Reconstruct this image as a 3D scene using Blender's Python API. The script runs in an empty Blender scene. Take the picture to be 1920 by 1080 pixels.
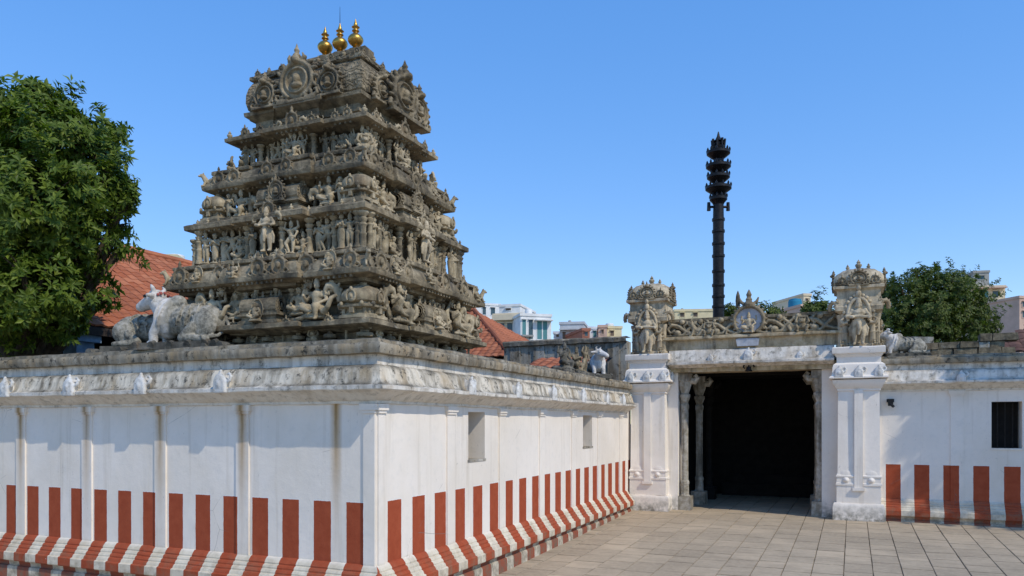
import bpy, bmesh, math, random
from mathutils import Vector, Matrix, noise, Euler
R_ = math.radians
rnd = random.Random(7)
scn = bpy.context.scene
COL = scn.collection

# ------------------------------------------------------------------ camera, sky, sun, exposure
FPX, HY = 1443.0, 791.0
YAW = math.atan(639 / 1443)
CS, SN = math.cos(YAW), math.sin(YAW)
FW, RT = (-SN, CS), (CS, SN)
CAM = (4.985, -7.417, 2.12)
cd = bpy.data.cameras.new('camera'); cam = bpy.data.objects.new('camera', cd); COL.objects.link(cam)
cam.location = CAM; cam.rotation_euler = (R_(90), 0, YAW)
cd.sensor_width = 36; cd.lens = 36 * FPX / 1920
cd.shift_y = (HY - 540) / 1920
cd.clip_end = 3000; cd.clip_start = .05
scn.camera = cam

SUN_EL = R_(46.0)
SUN_AZ = (.928, -.371)                 # horizontal direction towards the sun
w = bpy.data.worlds.new('World'); scn.world = w; w.use_nodes = True
nt = w.node_tree; nt.nodes.clear()
bg = nt.nodes.new('ShaderNodeBackground'); ow = nt.nodes.new('ShaderNodeOutputWorld')
sky = nt.nodes.new('ShaderNodeTexSky'); sky.sky_type = 'NISHITA'; sky.sun_disc = False
sky.sun_elevation = SUN_EL
sky.sun_rotation = math.atan2(SUN_AZ[0], SUN_AZ[1])
sky.altitude = 0; sky.air_density = .8; sky.dust_density = 0; sky.ozone_density = 1.5
bg.inputs[1].default_value = .15
gm = nt.nodes.new('ShaderNodeGamma'); gm.inputs[1].default_value = .44          # an even colour grade of the whole sky
hs = nt.nodes.new('ShaderNodeHueSaturation'); hs.inputs[0].default_value = .514; hs.inputs[1].default_value = 2.15; hs.inputs[2].default_value = 2.66
nt.links.new(sky.outputs[0], gm.inputs[0]); nt.links.new(gm.outputs[0], hs.inputs['Color']); nt.links.new(hs.outputs[0], bg.inputs[0]); nt.links.new(bg.outputs[0], ow.inputs[0])
ld = bpy.data.lights.new('sun', 'SUN'); ld.energy = 2.15; ld.angle = R_(.55); ld.color = (1, .92, .78)
sun = bpy.data.objects.new('sun', ld); COL.objects.link(sun)
sv = Vector((SUN_AZ[0] * math.cos(SUN_EL), SUN_AZ[1] * math.cos(SUN_EL), math.sin(SUN_EL)))
sun.rotation_euler = sv.to_track_quat('Z', 'Y').to_euler(); sun.location = sv * 40
scn.view_settings.view_transform = 'Standard'; scn.view_settings.look = 'None'
scn.view_settings.gamma = 1; scn.view_settings.exposure = 0.4
scn.render.resolution_x = 1024; scn.render.resolution_y = 576

def on_y(px, py, y0):
    k = (px - 960) / FPX
    dx, dy = FW[0] + RT[0] * k, FW[1] + RT[1] * k
    t = (y0 - CAM[1]) / dy
    return CAM[0] + t * dx, CAM[2] + t * (HY - py) / FPX
def at_depth(px, py, d):
    k = (px - 960) / FPX
    return (CAM[0] + d * (FW[0] + RT[0] * k), CAM[1] + d * (FW[1] + RT[1] * k), CAM[2] + d * (HY - py) / FPX)
L = 11.0

# ------------------------------------------------------------------ materials
class NT:
    def __init__(s, name):
        s.m = bpy.data.materials.new(name); s.m.use_nodes = True
        s.t = s.m.node_tree; s.b = s.t.nodes['Principled BSDF']
        s.geo = s.t.nodes.new('ShaderNodeNewGeometry')
        s.pos = s.geo.outputs['Position']
    def n(s, typ, **kw):
        nd = s.t.nodes.new(typ)
        for k, v in kw.items(): setattr(nd, k, v)
        return nd
    def lk(s, a, b): s.t.links.new(a, b)
    def set(s, inp, v):
        if hasattr(v, 'is_output'): s.lk(v, inp)
        else: inp.default_value = v
    def math(s, op, a, b=0.0, c=0.0, clamp=False):
        nd = s.n('ShaderNodeMath', operation=op, use_clamp=clamp)
        s.set(nd.inputs[0], a); s.set(nd.inputs[1], b); s.set(nd.inputs[2], c)
        return nd.outputs[0]
    def mapr(s, v, a, b, c=0.0, d=1.0):
        nd = s.n('ShaderNodeMapRange'); s.set(nd.inputs[0], v)
        for i, x in enumerate((a, b, c, d)): nd.inputs[i + 1].default_value = x
        return nd.outputs[0]
    def scale(s, v, sc, off=(0, 0, 0)):
        nd = s.n('ShaderNodeMapping'); s.set(nd.inputs[0], v); nd.inputs[3].default_value = sc; nd.inputs[1].default_value = off
        return nd.outputs[0]
    def noise(s, sc, det=5, rough=.55, v=None, dist=0.0):
        nd = s.n('ShaderNodeTexNoise'); s.set(nd.inputs['Vector'], v or s.pos)
        nd.inputs['Scale'].default_value = sc; nd.inputs['Detail'].default_value = det
        nd.inputs['Roughness'].default_value = rough; nd.inputs['Distortion'].default_value = dist
        return nd.outputs[0]
    def voro(s, sc, v=None, feature='F1'):
        nd = s.n('ShaderNodeTexVoronoi', feature=feature); s.set(nd.inputs['Vector'], v or s.pos); nd.inputs['Scale'].default_value = sc
        return nd.outputs[0]
    def mix(s, f, a, b, mode='MIX'):
        nd = s.n('ShaderNodeMix', data_type='RGBA', blend_type=mode)
        s.set(nd.inputs[0], f)
        for i, x in ((6, a), (7, b)):
            if isinstance(x, tuple): nd.inputs[i].default_value = x + (1,) if len(x) == 3 else x
            else: s.lk(x, nd.inputs[i])
        return nd.outputs[2]
    def ramp(s, f, stops):
        nd = s.n('ShaderNodeValToRGB'); s.set(nd.inputs[0], f); el = nd.color_ramp.elements
        while len(el) < len(stops): el.new(.5)
        for e, (p, c) in zip(el, stops): e.position = p; e.color = c + (1,)
        return nd.outputs[0]
    def sep(s, v=None):
        nd = s.n('ShaderNodeSeparateXYZ'); s.set(nd.inputs[0], v or s.pos); return nd.outputs
    def bump(s, h, st=.3, dist=.01, prev=None):
        nd = s.n('ShaderNodeBump'); nd.inputs['Strength'].default_value = st; nd.inputs['Distance'].default_value = dist
        s.lk(h, nd.inputs['Height'])
        if prev: s.lk(prev, nd.inputs['Normal'])
        return nd.outputs[0]
    def out(s, col, rough=.85, nrm=None, spec=.2, metal=0.0):
        s.set(s.b.inputs['Base Color'], col if hasattr(col, 'is_output') else col + (1,))
        s.set(s.b.inputs['Roughness'], rough); s.b.inputs['Specular IOR Level'].default_value = spec
        s.b.inputs['Metallic'].default_value = metal
        if nrm: s.lk(nrm, s.b.inputs['Normal'])
        return s.m

def m_stone(name, dark=(.048, .040, .027), mid=(.255, .205, .130), light=(.48, .39, .255), top=.55, bias=0.0, carve=0.0, fine=1.0):
    t = NT(name)
    n1 = t.noise(1.7, 7, .62); n2 = t.noise(9, 6, .6); n3 = t.noise(55, 4, .6)
    v = t.math('ADD', t.math('MULTIPLY', n1, .55), t.math('MULTIPLY', n2, .45))
    v = t.math('ADD', v, bias)
    c = t.ramp(v, [(.34, dark), (.50, mid), (.64, light)])
    st = t.noise(5, 5, .6, t.scale(t.pos, (1, 1, .12)))
    c = t.mix(t.mapr(st, .48, .68, 0, .72), c, (.045, .041, .034))
    rust = t.mapr(t.noise(3.1, 4, .5, t.scale(t.pos, (1, 1, .6), (4, 9, 2))), .58, .72, 0, .35)
    c = t.mix(rust, c, (.30, .19, .10))
    nz = t.sep(t.geo.outputs['Normal'])[2]
    lic = t.math('MULTIPLY', t.mapr(nz, .35, .9), t.mapr(t.noise(4.3, 6, .65, t.scale(t.pos, (1, 1, 1), (7, 3, 1))), .38, .6, 0, top))
    c = t.mix(lic, c, (.05, .048, .04))
    pale = t.mapr(t.noise(6.5, 6, .7, t.scale(t.pos, (1, 1, 1), (17, 5, 3))), .62, .74, 0, .5)
    c = t.mix(pale, c, (.60, .55, .45))
    c = t.mix(t.mapr(n3, .3, .7, 0, .45), c, t.mix(.5, c, (.10, .09, .075)), 'MIX')
    h = t.math('ADD', t.math('MULTIPLY', n2, .9), t.math('MULTIPLY', n3, .35 * fine))
    nb = t.bump(h, .55, .02)
    if carve:
        vv = t.voro(15, t.scale(t.pos, (1, 1, 1)), 'SMOOTH_F1')
        wv = t.n('ShaderNodeTexWave', wave_type='RINGS'); t.lk(t.pos, wv.inputs[0])
        wv.inputs['Scale'].default_value = 5; wv.inputs['Distortion'].default_value = 9; wv.inputs['Detail'].default_value = 2; wv.inputs['Detail Scale'].default_value = 2
        nb = t.bump(t.math('ADD', vv, t.math('MULTIPLY', wv.outputs[1], .6)), carve, .03, nb)
    return t.out(c, .92, nb, .15)

def m_plaster(name, stripes=None, stain=.5, pil=None, base=(.88, .80, .705), dirt=(.42, .345, .24)):
    """whitewash; stripes=(axis, start, pitch, width, ztop): painted red bands; pil=(axis, centre, pitch): rusty run-off down the pilasters"""
    t = NT(name)
    n1 = t.noise(1.1, 6, .6); n2 = t.noise(7, 6, .65); n3 = t.noise(40, 4, .6)
    c = t.mix(t.mapr(n1, .35, .7, 0, .55), base, (base[0] * .87, base[1] * .875, base[2] * .88))
    c = t.mix(t.mapr(n2, .52, .75, 0, .30), c, (.60, .585, .54))
    c = t.mix(t.mapr(t.noise(.75, 8, .62, t.scale(t.pos, (1, 1, .8), (3, 8, 5))), .44, .68, 0, .55 * min(1, stain * 1.6)), c, (.68, .59, .46))
    drip = t.noise(3.2, 5, .65, t.scale(t.pos, (1.6, 1.6, .09)))
    c = t.mix(t.mapr(drip, .55, .80, 0, stain), c, dirt)
    spots = t.math('MULTIPLY', t.mapr(t.noise(17, 5, .75, t.scale(t.pos, (1, 1, .7), (3, 1, 8))), .60, .70, 0, stain), t.mapr(n1, .45, .6))
    c = t.mix(spots, c, (.27, .25, .21))
    X, Y, Z = t.sep()
    if not stripes:
        lo = t.math('MULTIPLY', t.mapr(Z, .40, .02), t.mapr(n2, .36, .6, 0, .9))
        c = t.mix(lo, c, (.17, .155, .115))
    if stripes:
        ax, s0, pit, wd, zt = stripes
        u = (X, Y)[ax]
        u = t.math('ADD', u, t.math('MULTIPLY', t.math('SUBTRACT', n2, .5), .016))
        fr = t.math('FRACT', t.math('DIVIDE', t.math('SUBTRACT', u, s0 - 20 * pit), pit))
        zz = t.math('ADD', Z, t.math('MULTIPLY', t.math('SUBTRACT', n3, .5), .012))
        m1 = t.math('LESS_THAN', fr, wd / pit)
        m2 = t.math('LESS_THAN', zz, zt)
        edge = t.math('MULTIPLY', t.math('LESS_THAN', t.math('ABSOLUTE', t.math('SUBTRACT', fr, wd / pit / 2)), wd / pit / 2 + .012 / pit), t.math('LESS_THAN', zz, zt + .014))
        c = t.mix(t.math('MULTIPLY', edge, .6), c, (.80, .78, .74))
        red = t.mix(t.mapr(n2, .3, .7), (.32, .062, .026), (.40, .090, .040))
        red = t.mix(t.mapr(n3, .55, .75, 0, .4), red, (.25, .055, .027))
        msk = t.math('MULTIPLY', m1, m2)
        chip = t.mapr(t.noise(26, 5, .7, t.scale(t.pos, (1, 1, .5), (2, 6, 1))), .71, .73, 1, .25)
        c = t.mix(t.math('MULTIPLY', msk, chip), c, red)
        c = t.mix(t.math('MULTIPLY', t.math('MULTIPLY', t.mapr(Z, .50, .44), t.math('SUBTRACT', 1.0, msk)), .75), c, t.mix(t.mapr(n2, .4, .65), (.66, .585, .44), (.50, .42, .29)))
        # splashed dirt and moss low down on the moulding
        low = t.math('MULTIPLY', t.mapr(Z, .55, .05), t.mapr(t.noise(6, 6, .7), .47, .68, 0, .8))
        c = t.mix(low, c, (.20, .17, .11))
        rub = t.math('MULTIPLY', t.mapr(Z, .18, .04), .55)
        c = t.mix(t.math('MULTIPLY', rub, t.mapr(n2, .3, .6)), c, (.12, .11, .09))
    if pil:
        ax, ce, pit, zt = pil
        u = (X, Y)[ax]
        fr = t.math('SUBTRACT', t.math('FRACT', t.math('DIVIDE', t.math('SUBTRACT', u, ce - 20.5 * pit), pit)), .5)
        fr = t.math('ADD', fr, t.math('MULTIPLY', t.math('SUBTRACT', n2, .5), .03))
        g = t.mapr(t.math('ABSOLUTE', fr), .01, .10 / pit, 1, 0)
        g = t.math('MULTIPLY', g, t.mapr(Z, zt - 1.5, zt, .12, 1))
        g = t.math('MULTIPLY', g, t.mapr(drip, .3, .55, .6, 1))
        c = t.mix(t.math('MULTIPLY', g, .95), c, (.44, .26, .09))
        g2 = t.math('MULTIPLY', t.mapr(t.math('ABSOLUTE', fr), .0, .025 / pit, 1, 0), t.mapr(Z, zt - .9, zt, 0, .8))
        c = t.mix(t.math('MULTIPLY', g2, .75), c, (.20, .13, .06))
    ck = t.n('ShaderNodeTexVoronoi', feature='DISTANCE_TO_EDGE'); ck.inputs['Scale'].default_value = 1.0
    t.lk(t.mix(.12, t.pos, t.n('ShaderNodeTexNoise').outputs[1]), ck.inputs[0])
    crack = t.math('MULTIPLY', t.mapr(ck.outputs[0], .0, .0035, 1, 0), t.mapr(n1, .56, .62))
    c = t.mix(t.math('MULTIPLY', crack, .7), c, (.20, .18, .16))
    h = t.math('ADD', t.math('MULTIPLY', n2, 1.0), t.math('MULTIPLY', n3, .25))
    nb = t.bump(h, .30, .012); nb = t.bump(n1, .35, .05, nb)
    return t.out(c, .9, nb, .15)

def m_cornice(name, amt=1.0, base=(.74, .66, .53), shift=0.0):
    """whitewashed cornice, streaked grey-black by rain and lichen"""
    t = NT(name)
    n1 = t.noise(2.2, 7, .65); n2 = t.noise(11, 6, .65); n3 = t.noise(60, 3, .6)
    c = t.mix(t.mapr(n2, .4, .7, 0, .5), base, (.60, .54, .44))
    dr = t.noise(6.5, 5, .6, t.scale(t.pos, (1.3, 1.3, .10)))
    mk = t.math('ADD', t.math('MULTIPLY', n1, .40), t.math('MULTIPLY', dr, .68))
    c = t.mix(t.mapr(mk, .52 - shift, .70 - shift, 0, .9 * amt), c, (.19, .16, .115))
    br = t.mapr(t.noise(4, 5, .6, t.scale(t.pos, (1, 1, .3), (5, 2, 9))), .48, .68, 0, .6 * amt)
    c = t.mix(br, c, (.44, .32, .18))
    nz = t.sep(t.geo.outputs['Normal'])[2]
    up = t.math('MULTIPLY', t.mapr(nz, .3, .8), t.mapr(n1, .36, .55, .1, .85 * amt))
    c = t.mix(up, c, (.105, .098, .08))
    c = t.mix(t.mapr(t.math('ADD', n2, t.math('MULTIPLY', n3, .3)), .70, .82, 0, .9 * amt), c, (.05, .048, .04))
    h = t.math('ADD', t.math('MULTIPLY', n2, 1.0), t.math('MULTIPLY', n3, .4))
    nb = t.bump(h, .5, .02); nb = t.bump(dr, .35, .03, nb)
    return t.out(c, .92, nb, .15)

def m_flat(name, col, rough=.7, var=.25, sc=6, metal=0.0, spec=.3, bump=.15):
    t = NT(name)
    n = t.noise(sc, 6, .6); n2 = t.noise(sc * 7, 3, .5)
    c = t.mix(t.mapr(n, .3, .7, 0, 1), tuple(x * (1 - var) for x in col), tuple(min(1, x * (1 + var)) for x in col))
    return t.out(c, t.mapr(n2, .2, .8, max(0, rough - .1), min(1, rough + .1)), t.bump(t.math('ADD', n, t.math('MULTIPLY', n2, .3)), bump, .01), spec, metal)

def m_random(name, c1, c2, c3, rough=.9, stainc=(.10, .095, .085), sc=3.0, stain=.6, bump=.4):
    """pieces that differ one by one: Object Info random picks the tone"""
    t = NT(name)
    oi = t.n('ShaderNodeObjectInfo')
    c = t.ramp(oi.outputs['Random'], [(0, c1), (.5, c2), (1, c3)])
    n1 = t.noise(sc, 7, .65); n2 = t.noise(sc * 9, 5, .6); n4 = t.noise(sc * .35, 4, .55)
    c = t.mix(t.mapr(n1, .42, .72, 0, stain), c, stainc)
    c = t.mix(t.mapr(n4, .42, .66, 0, .42), c, stainc)
    c = t.mix(t.mapr(n2, .35, .7, 0, .35), c, tuple(min(1, x * 1.35) for x in c2))
    return t.out(c, rough, t.bump(t.math('ADD', n1, t.math('MULTIPLY', n2, .5)), bump, .01), .2)

def m_slab(name):
    m = m_random(name, (.40, .315, .215), (.46, .365, .25), (.53, .415, .28), .88, (.25, .20, .14), 1.6, .55)
    t = NT.__new__(NT); t.m = m; t.t = m.node_tree; t.b = t.t.nodes['Principled BSDF']
    t.geo = t.n('ShaderNodeNewGeometry'); t.pos = t.geo.outputs['Position']
    tc = t.n('ShaderNodeTexCoord'); X, Y, Z = t.sep(tc.outputs['Object'])
    n = t.noise(7, 5, .65)
    ed = t.math('MAXIMUM', t.math('ABSOLUTE', X), t.math('ABSOLUTE', Y))
    f = t.mapr(t.math('ADD', ed, t.math('MULTIPLY', t.math('SUBTRACT', n, .5), .10)), .47, .50, 0, .45)
    src = t.b.inputs['Base Color'].links[0].from_socket
    grain = t.mapr(t.noise(3.0, 5, .6, t.scale(t.pos, (.5, 3.2, 1))), .48, .68, 0, .4)
    c = t.mix(grain, src, (.29, .23, .16))
    t.lk(t.mix(f, c, (.14, .115, .08)), t.b.inputs['Base Color'])
    return m

def m_leaf(name, c1, c2, c3):
    t = NT(name)
    oi = t.n('ShaderNodeNewGeometry')
    rp = oi.outputs['Random Per Island']
    c = t.ramp(rp, [(0, c1), (.55, c2), (1, c3)])
    c = t.mix(t.mapr(t.noise(.9, 3, .5), .35, .65, 0, .5), c, c2)
    tr = t.n('ShaderNodeBsdfTranslucent'); t.lk(t.mix(1, c, (1.0, 1.25, .35), 'MULTIPLY'), tr.inputs[0])
    mx = t.n('ShaderNodeMixShader'); mx.inputs[0].default_value = .30
    m = t.out(c, .5, None, .28)
    o = t.t.nodes['Material Output']
    t.lk(t.b.outputs[0], mx.inputs[1]); t.lk(tr.outputs[0], mx.inputs[2]); t.lk(mx.outputs[0], o.inputs[0])
    return m

def m_bull(name):
    """weathered stone, the fore part whitewashed (object space, so the paint moves with the animal)"""
    t = NT(name)
    tc = t.n('ShaderNodeTexCoord'); X, Y, Z = t.sep(tc.outputs['Object'])
    n1 = t.noise(6, 6, .6); n2 = t.noise(24, 5, .6)
    stone = t.ramp(t.math('ADD', t.math('MULTIPLY', n1, .6), t.math('MULTIPLY', n2, .4)), [(.36, (.09, .085, .07)), (.5, (.27, .25, .20)), (.64, (.42, .39, .33))])
    wh = t.mix(t.mapr(n2, .5, .72, 0, .7), (.64, .61, .57), (.38, .35, .30))
    wh = t.mix(t.mapr(n1, .50, .66, 0, .7), wh, (.27, .25, .21))
    k = t.math('ADD', X, t.math('MULTIPLY', t.math('SUBTRACT', n1, .5), .35))
    m = t.mapr(k, -.27, -.19, .92, 0)
    c = t.mix(m, stone, wh)
    return t.out(c, .88, t.bump(t.math('ADD', n1, n2), .35, .015), .2)

M = {}
M['stone'] = m_stone('tower_stone', carve=.16)
M['stone_warm'] = m_stone('tower_figure_stone', (.11, .088, .056), (.42, .34, .215), (.63, .52, .35), .5, .01)
M['stone_carved'] = m_stone('carved_roof_stone', carve=.8)
M['stone_dark'] = m_stone('old_dark_stone', (.03, .03, .026), (.13, .122, .10), (.26, .24, .20), .7)
M['stone_pav'] = m_stone('pavilion_stone', (.20, .163, .105), (.56, .455, .30), (.72, .60, .42), .4, .04)
M['stone_tan'] = m_stone('lintel_stone', (.18, .14, .08), (.54, .42, .25), (.66, .56, .40), .4, .03)
M['wallA'] = m_plaster('whitewash_front', (0, -.409, .47, .25, 1.185), .5, (0, -1.962, 1.403, 2.36))
M['wallB'] = m_plaster('whitewash_side', (1, .24, .5555, .30, 1.19), .42)
M['wallR'] = m_plaster('whitewash_right', (0, 5.634, .543, .287, 1.21), .55)
M['plaster'] = m_plaster('whitewash', None, .55)
M['cornice'] = m_cornice('weathered_cornice', 1.0, shift=.045)
M['cornice_light'] = m_cornice('streaked_cornice', .6, (.80, .74, .65), .03)
M['oldwall'] = m_cornice('old_grey_wall', 1.1, (.40, .39, .34), .06)
M['soffit'] = m_cornice('cornice_soffit', .35, (.78, .72, .62))
M['crest'] = m_cornice('black_crest', 1.1, (.36, .315, .24), .085)
M['fin'] = m_cornice('cornice_fin', .45, (.74, .73, .70))
M['gold'] = m_flat('gilded_copper', (.55, .32, .075), .40, .2, 14, 1.0, .5, .06)
M['iron'] = m_flat('black_iron', (.022, .020, .020), .45, .4, 9, .6, .4, .2)
M['bull'] = m_bull('painted_bull')
M['pave'] = m_slab('granite_slab')
M['pave_far'] = m_random('granite_paving', (.40, .315, .215), (.46, .365, .25), (.53, .415, .28), .88, (.25, .20, .14), 1.6, .55)
M['bed'] = m_flat('joint_mortar', (.09, .08, .065), .95, .3, 8)
M['tile'] = m_random('clay_tile', (.36, .105, .045), (.44, .145, .068), (.52, .20, .10), .85, (.14, .06, .035), 2.2, .55)
M['tile_dark'] = m_random('old_clay_tile', (.11, .055, .04), (.16, .075, .05), (.22, .11, .075), .9, (.06, .045, .04), 2.2, .55)
M['dark'] = m_flat('shade_black_stone', (.014, .012, .010), .95, .4, 5)  # near-black: shade of hall, verandah and openings put into the colour
M['jamb'] = m_stone('jamb_stone', (.10, .085, .06), (.33, .29, .22), (.58, .54, .47), .2, .03)
M['wood'] = m_flat('dark_timber', (.05, .035, .025), .8, .4, 9)
M['leafA'] = m_leaf('mango_leaf', (.050, .085, .010), (.105, .160, .018), (.22, .275, .035))
M['leafB'] = m_leaf('broad_tree_leaf', (.042, .066, .012), (.090, .122, .020), (.165, .195, .035))
M['bark'] = m_flat('bark', (.10, .075, .05), .95, .4, 10, bump=.6)
M['eye'] = m_flat('black_paint', (.015, .014, .013), .4, .2)
M['red'] = m_flat('red_paint', (.34, .09, .07), .8, .25)
M['orange'] = m_flat('orange_robe', (.36, .17, .07), .85, .3)
for k, c in dict(cream=(.66, .56, .40), white=(.74, .73, .70), grey=(.52, .53, .53), peach=(.60, .42, .32), palewhite=(.66, .67, .68), yellow=(.68, .58, .36), blue=(.03, .22, .36), brick=(.36, .15, .10), glass=(.045, .085, .10), shade=(.16, .12, .09), teal=(.10, .25, .26), conc=(.34, .33, .30)).items():
    M['c_' + k] = m_flat('town_' + k, c, .3 if k == 'glass' else .85, .14, .6, 0, .5 if k == 'glass' else .2)
M['bluecol'] = m_flat('pale_blue_paint', (.20, .29, .38), .85, .3)
M['tablet'] = m_flat('grey_tablet', (.42, .43, .45), .8, .25)
M['ground'] = m_flat('packed_earth', (.20, .175, .14), .95, .3, .6)

# ------------------------------------------------------------------ mesh builder
class MB:
    def __init__(s): s.v = []; s.f = []
    def poly(s, pts, faces):
        o = len(s.v); s.v += [tuple(p) for p in pts]; s.f += [tuple(i + o for i in f) for f in faces]; return s
    def box(s, x0, x1, y0, y1, z0, z1):
        return s.poly([(x0, y0, z0), (x1, y0, z0), (x1, y1, z0), (x0, y1, z0), (x0, y0, z1), (x1, y0, z1), (x1, y1, z1), (x0, y1, z1)],
                      [(0, 3, 2, 1), (4, 5, 6, 7), (0, 1, 5, 4), (1, 2, 6, 5), (2, 3, 7, 6), (3, 0, 4, 7)])
    def cbox(s, c, d, top=1.0):
        x, y, z = c; a, b, h = d[0] / 2, d[1] / 2, d[2]
        t = top
        return s.poly([(x - a, y - b, z), (x + a, y - b, z), (x + a, y + b, z), (x - a, y + b, z), (x - a * t, y - b * t, z + h), (x + a * t, y - b * t, z + h), (x + a * t, y + b * t, z + h), (x - a * t, y + b * t, z + h)],
                      [(0, 3, 2, 1), (4, 5, 6, 7), (0, 1, 5, 4), (1, 2, 6, 5), (2, 3, 7, 6), (3, 0, 4, 7)])
    def ext(s, xz, y0, y1):
        n = len(xz)
        return s.poly([(x, y0, z) for x, z in xz] + [(x, y1, z) for x, z in xz],
                      [tuple(range(n)), tuple(range(2 * n - 1, n - 1, -1))] + [(i, i + n, (i + 1) % n + n, (i + 1) % n) for i in range(n)])
    def lathe(s, prof, n=16, c=(0, 0, 0), p=2.0, sx=1.0, sy=1.0, rib=0.0, nr=0):
        """p>2 squares the plan; rib modulates the radius"""
        o = []
        for r, z in prof:
            for i in range(n):
                a = 2 * math.pi * i / n + math.pi / n * (p > 2)
                ca, sa = math.cos(a), math.sin(a)
                k = (abs(ca) ** p + abs(sa) ** p) ** (-1 / p)
                rr = r * k * (1 + rib * (abs(math.cos(a * nr / 2)) - .5) if rib else 1)
                o.append((c[0] + rr * ca * sx, c[1] + rr * sa * sy, c[2] + z))
        m = len(prof)
        fs = [(j * n + i, j * n + (i + 1) % n, (j + 1) * n + (i + 1) % n, (j + 1) * n + i) for j in range(m - 1) for i in range(n)]
        fs += [tuple(range(n - 1, -1, -1)), tuple((m - 1) * n + i for i in range(n))]
        return s.poly(o, fs)
    def tube(s, pts, rad, n=8, flat=1.0):
        pts = [Vector(p) for p in pts]
        if not isinstance(rad, (list, tuple)): rad = [rad] * len(pts)
        o = []; up = Vector((0, 0, 1)); prev = None
        for i, p in enumerate(pts):
            d = (pts[min(i + 1, len(pts) - 1)] - pts[max(i - 1, 0)]).normalized()
            if prev is None:
                a = d.cross(up)
                if a.length < .1: a = d.cross(Vector((1, 0, 0)))
            else: a = prev - d * prev.dot(d)
            a.normalize(); b = d.cross(a); prev = a
            for k in range(n):
                th = 2 * math.pi * k / n
                o.append(p + (a * math.cos(th) + b * math.sin(th) * flat) * rad[i])
        m = len(pts)
        fs = [(j * n + i, j * n + (i + 1) % n, (j + 1) * n + (i + 1) % n, (j + 1) * n + i) for j in range(m - 1) for i in range(n)]
        fs += [tuple(range(n - 1, -1, -1)), tuple((m - 1) * n + i for i in range(n))]
        return s.poly(o, fs)
    def ell(s, c, r, rot=None, n=12, m=8):
        o = []; R = Euler(rot).to_matrix() if rot else None
        for j in range(1, m):
            ph = math.pi * j / m
            for i in range(n):
                th = 2 * math.pi * i / n
                v = Vector((r[0] * math.sin(ph) * math.cos(th), r[1] * math.sin(ph) * math.sin(th), -r[2] * math.cos(ph)))
                o.append(v)
        o += [Vector((0, 0, -r[2])), Vector((0, 0, r[2]))]
        o = [(R @ v if R else v) + Vector(c) for v in o]
        b, t = len(o) - 2, len(o) - 1
        fs = [(j * n + i, j * n + (i + 1) % n, (j + 1) * n + (i + 1) % n, (j + 1) * n + i) for j in range(m - 2) for i in range(n)]
        fs += [(b, (i + 1) % n, i) for i in range(n)] + [(t, (m - 2) * n + i, (m - 2) * n + (i + 1) % n) for i in range(n)]
        return s.poly(o, fs)
    def cap(s, p0, p1, r0, r1, n=10):
        p0, p1 = Vector(p0), Vector(p1); d = p1 - p0
        s.tube([p0 + d * k for k in (0, .33, .66, 1)], [r0 + (r1 - r0) * k for k in (0, .33, .66, 1)], n)
        s.ell(p0, (r0,) * 3, None, n, 6); s.ell(p1, (r1,) * 3, None, n, 6)
        return s
    def limb(s, pts, rad):
        for i in range(len(pts) - 1): s.cap(pts[i], pts[i + 1], rad[i], rad[i + 1])
        return s
    def add(s, o, mat):
        return s.poly([mat @ Vector(p) for p in o.v], o.f)
    def sweep(s, plan, prof, closed=True, step=0, jit=0.0, freq=3.0, cap_top=False, seg=None):
        P = [Vector(p) for p in plan]; n = len(P); pts = []
        ne = n if closed else n - 1
        nr = [Vector(((P[(i + 1) % n] - P[i]).y, -(P[(i + 1) % n] - P[i]).x)).normalized() for i in range(ne)]
        def mit(i):
            if not closed and i == 0: return nr[0]
            if not closed and i == n - 1: return nr[-1]
            a, b = nr[(i - 1) % ne], nr[i % ne]
            return (a + b) / (1 + a.dot(b))
        for i in range(ne):
            k = max(1, int((P[(i + 1) % n] - P[i]).length / step)) if step else 1
            for j in range(k):
                pts.append((P[i].lerp(P[(i + 1) % n], j / k), mit(i) if j == 0 else nr[i], i))
        if not closed: pts.append((P[-1], mit(n - 1), ne - 1))
        base = len(s.v); m = len(prof)
        for p, mv, e in pts:
            for o, z in prof:
                q = Vector((p.x + mv.x * o, p.y + mv.y * o, z))
                if jit:
                    q += noise.noise_vector(q * freq) * jit + noise.noise_vector(q * freq * 4.1) * jit * .5
                s.v.append(tuple(q))
        N = len(pts); rng = N if closed else N - 1
        for i in range(rng):
            if seg is not None and pts[i][2] not in seg: continue
            for j in range(m - 1):
                a, b = base + i * m + j, base + ((i + 1) % N) * m + j
                s.f.append((a, b, b + 1, a + 1))
        if cap_top and closed: s.f.append(tuple(base + i * m + m - 1 for i in range(N)))
        return s
    def rough(s, amp, freq):
        s.v = [tuple(Vector(p) + noise.noise_vector(Vector(p) * freq) * amp) for p in s.v]; return s
    def mesh(s, name, smooth=0):
        me = bpy.data.meshes.new(name); me.from_pydata(s.v, [], s.f)
        bm = bmesh.new(); bm.from_mesh(me)
        bmesh.ops.recalc_face_normals(bm, faces=bm.faces); 
        lo = [v for v in bm.verts if not v.link_faces]
        if lo: bmesh.ops.delete(bm, geom=lo, context='VERTS')
        bm.to_mesh(me); bm.free()
        if smooth:
            me.polygons.foreach_set('use_smooth', [True] * len(me.polygons))
            me.set_sharp_from_angle(angle=R_(smooth))
        return me
    def build(s, name, mat, parent=None, loc=(0, 0, 0), rz=0, smooth=0):
        return place(s.mesh(name, smooth), name, mat, parent, loc, rz)

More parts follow.
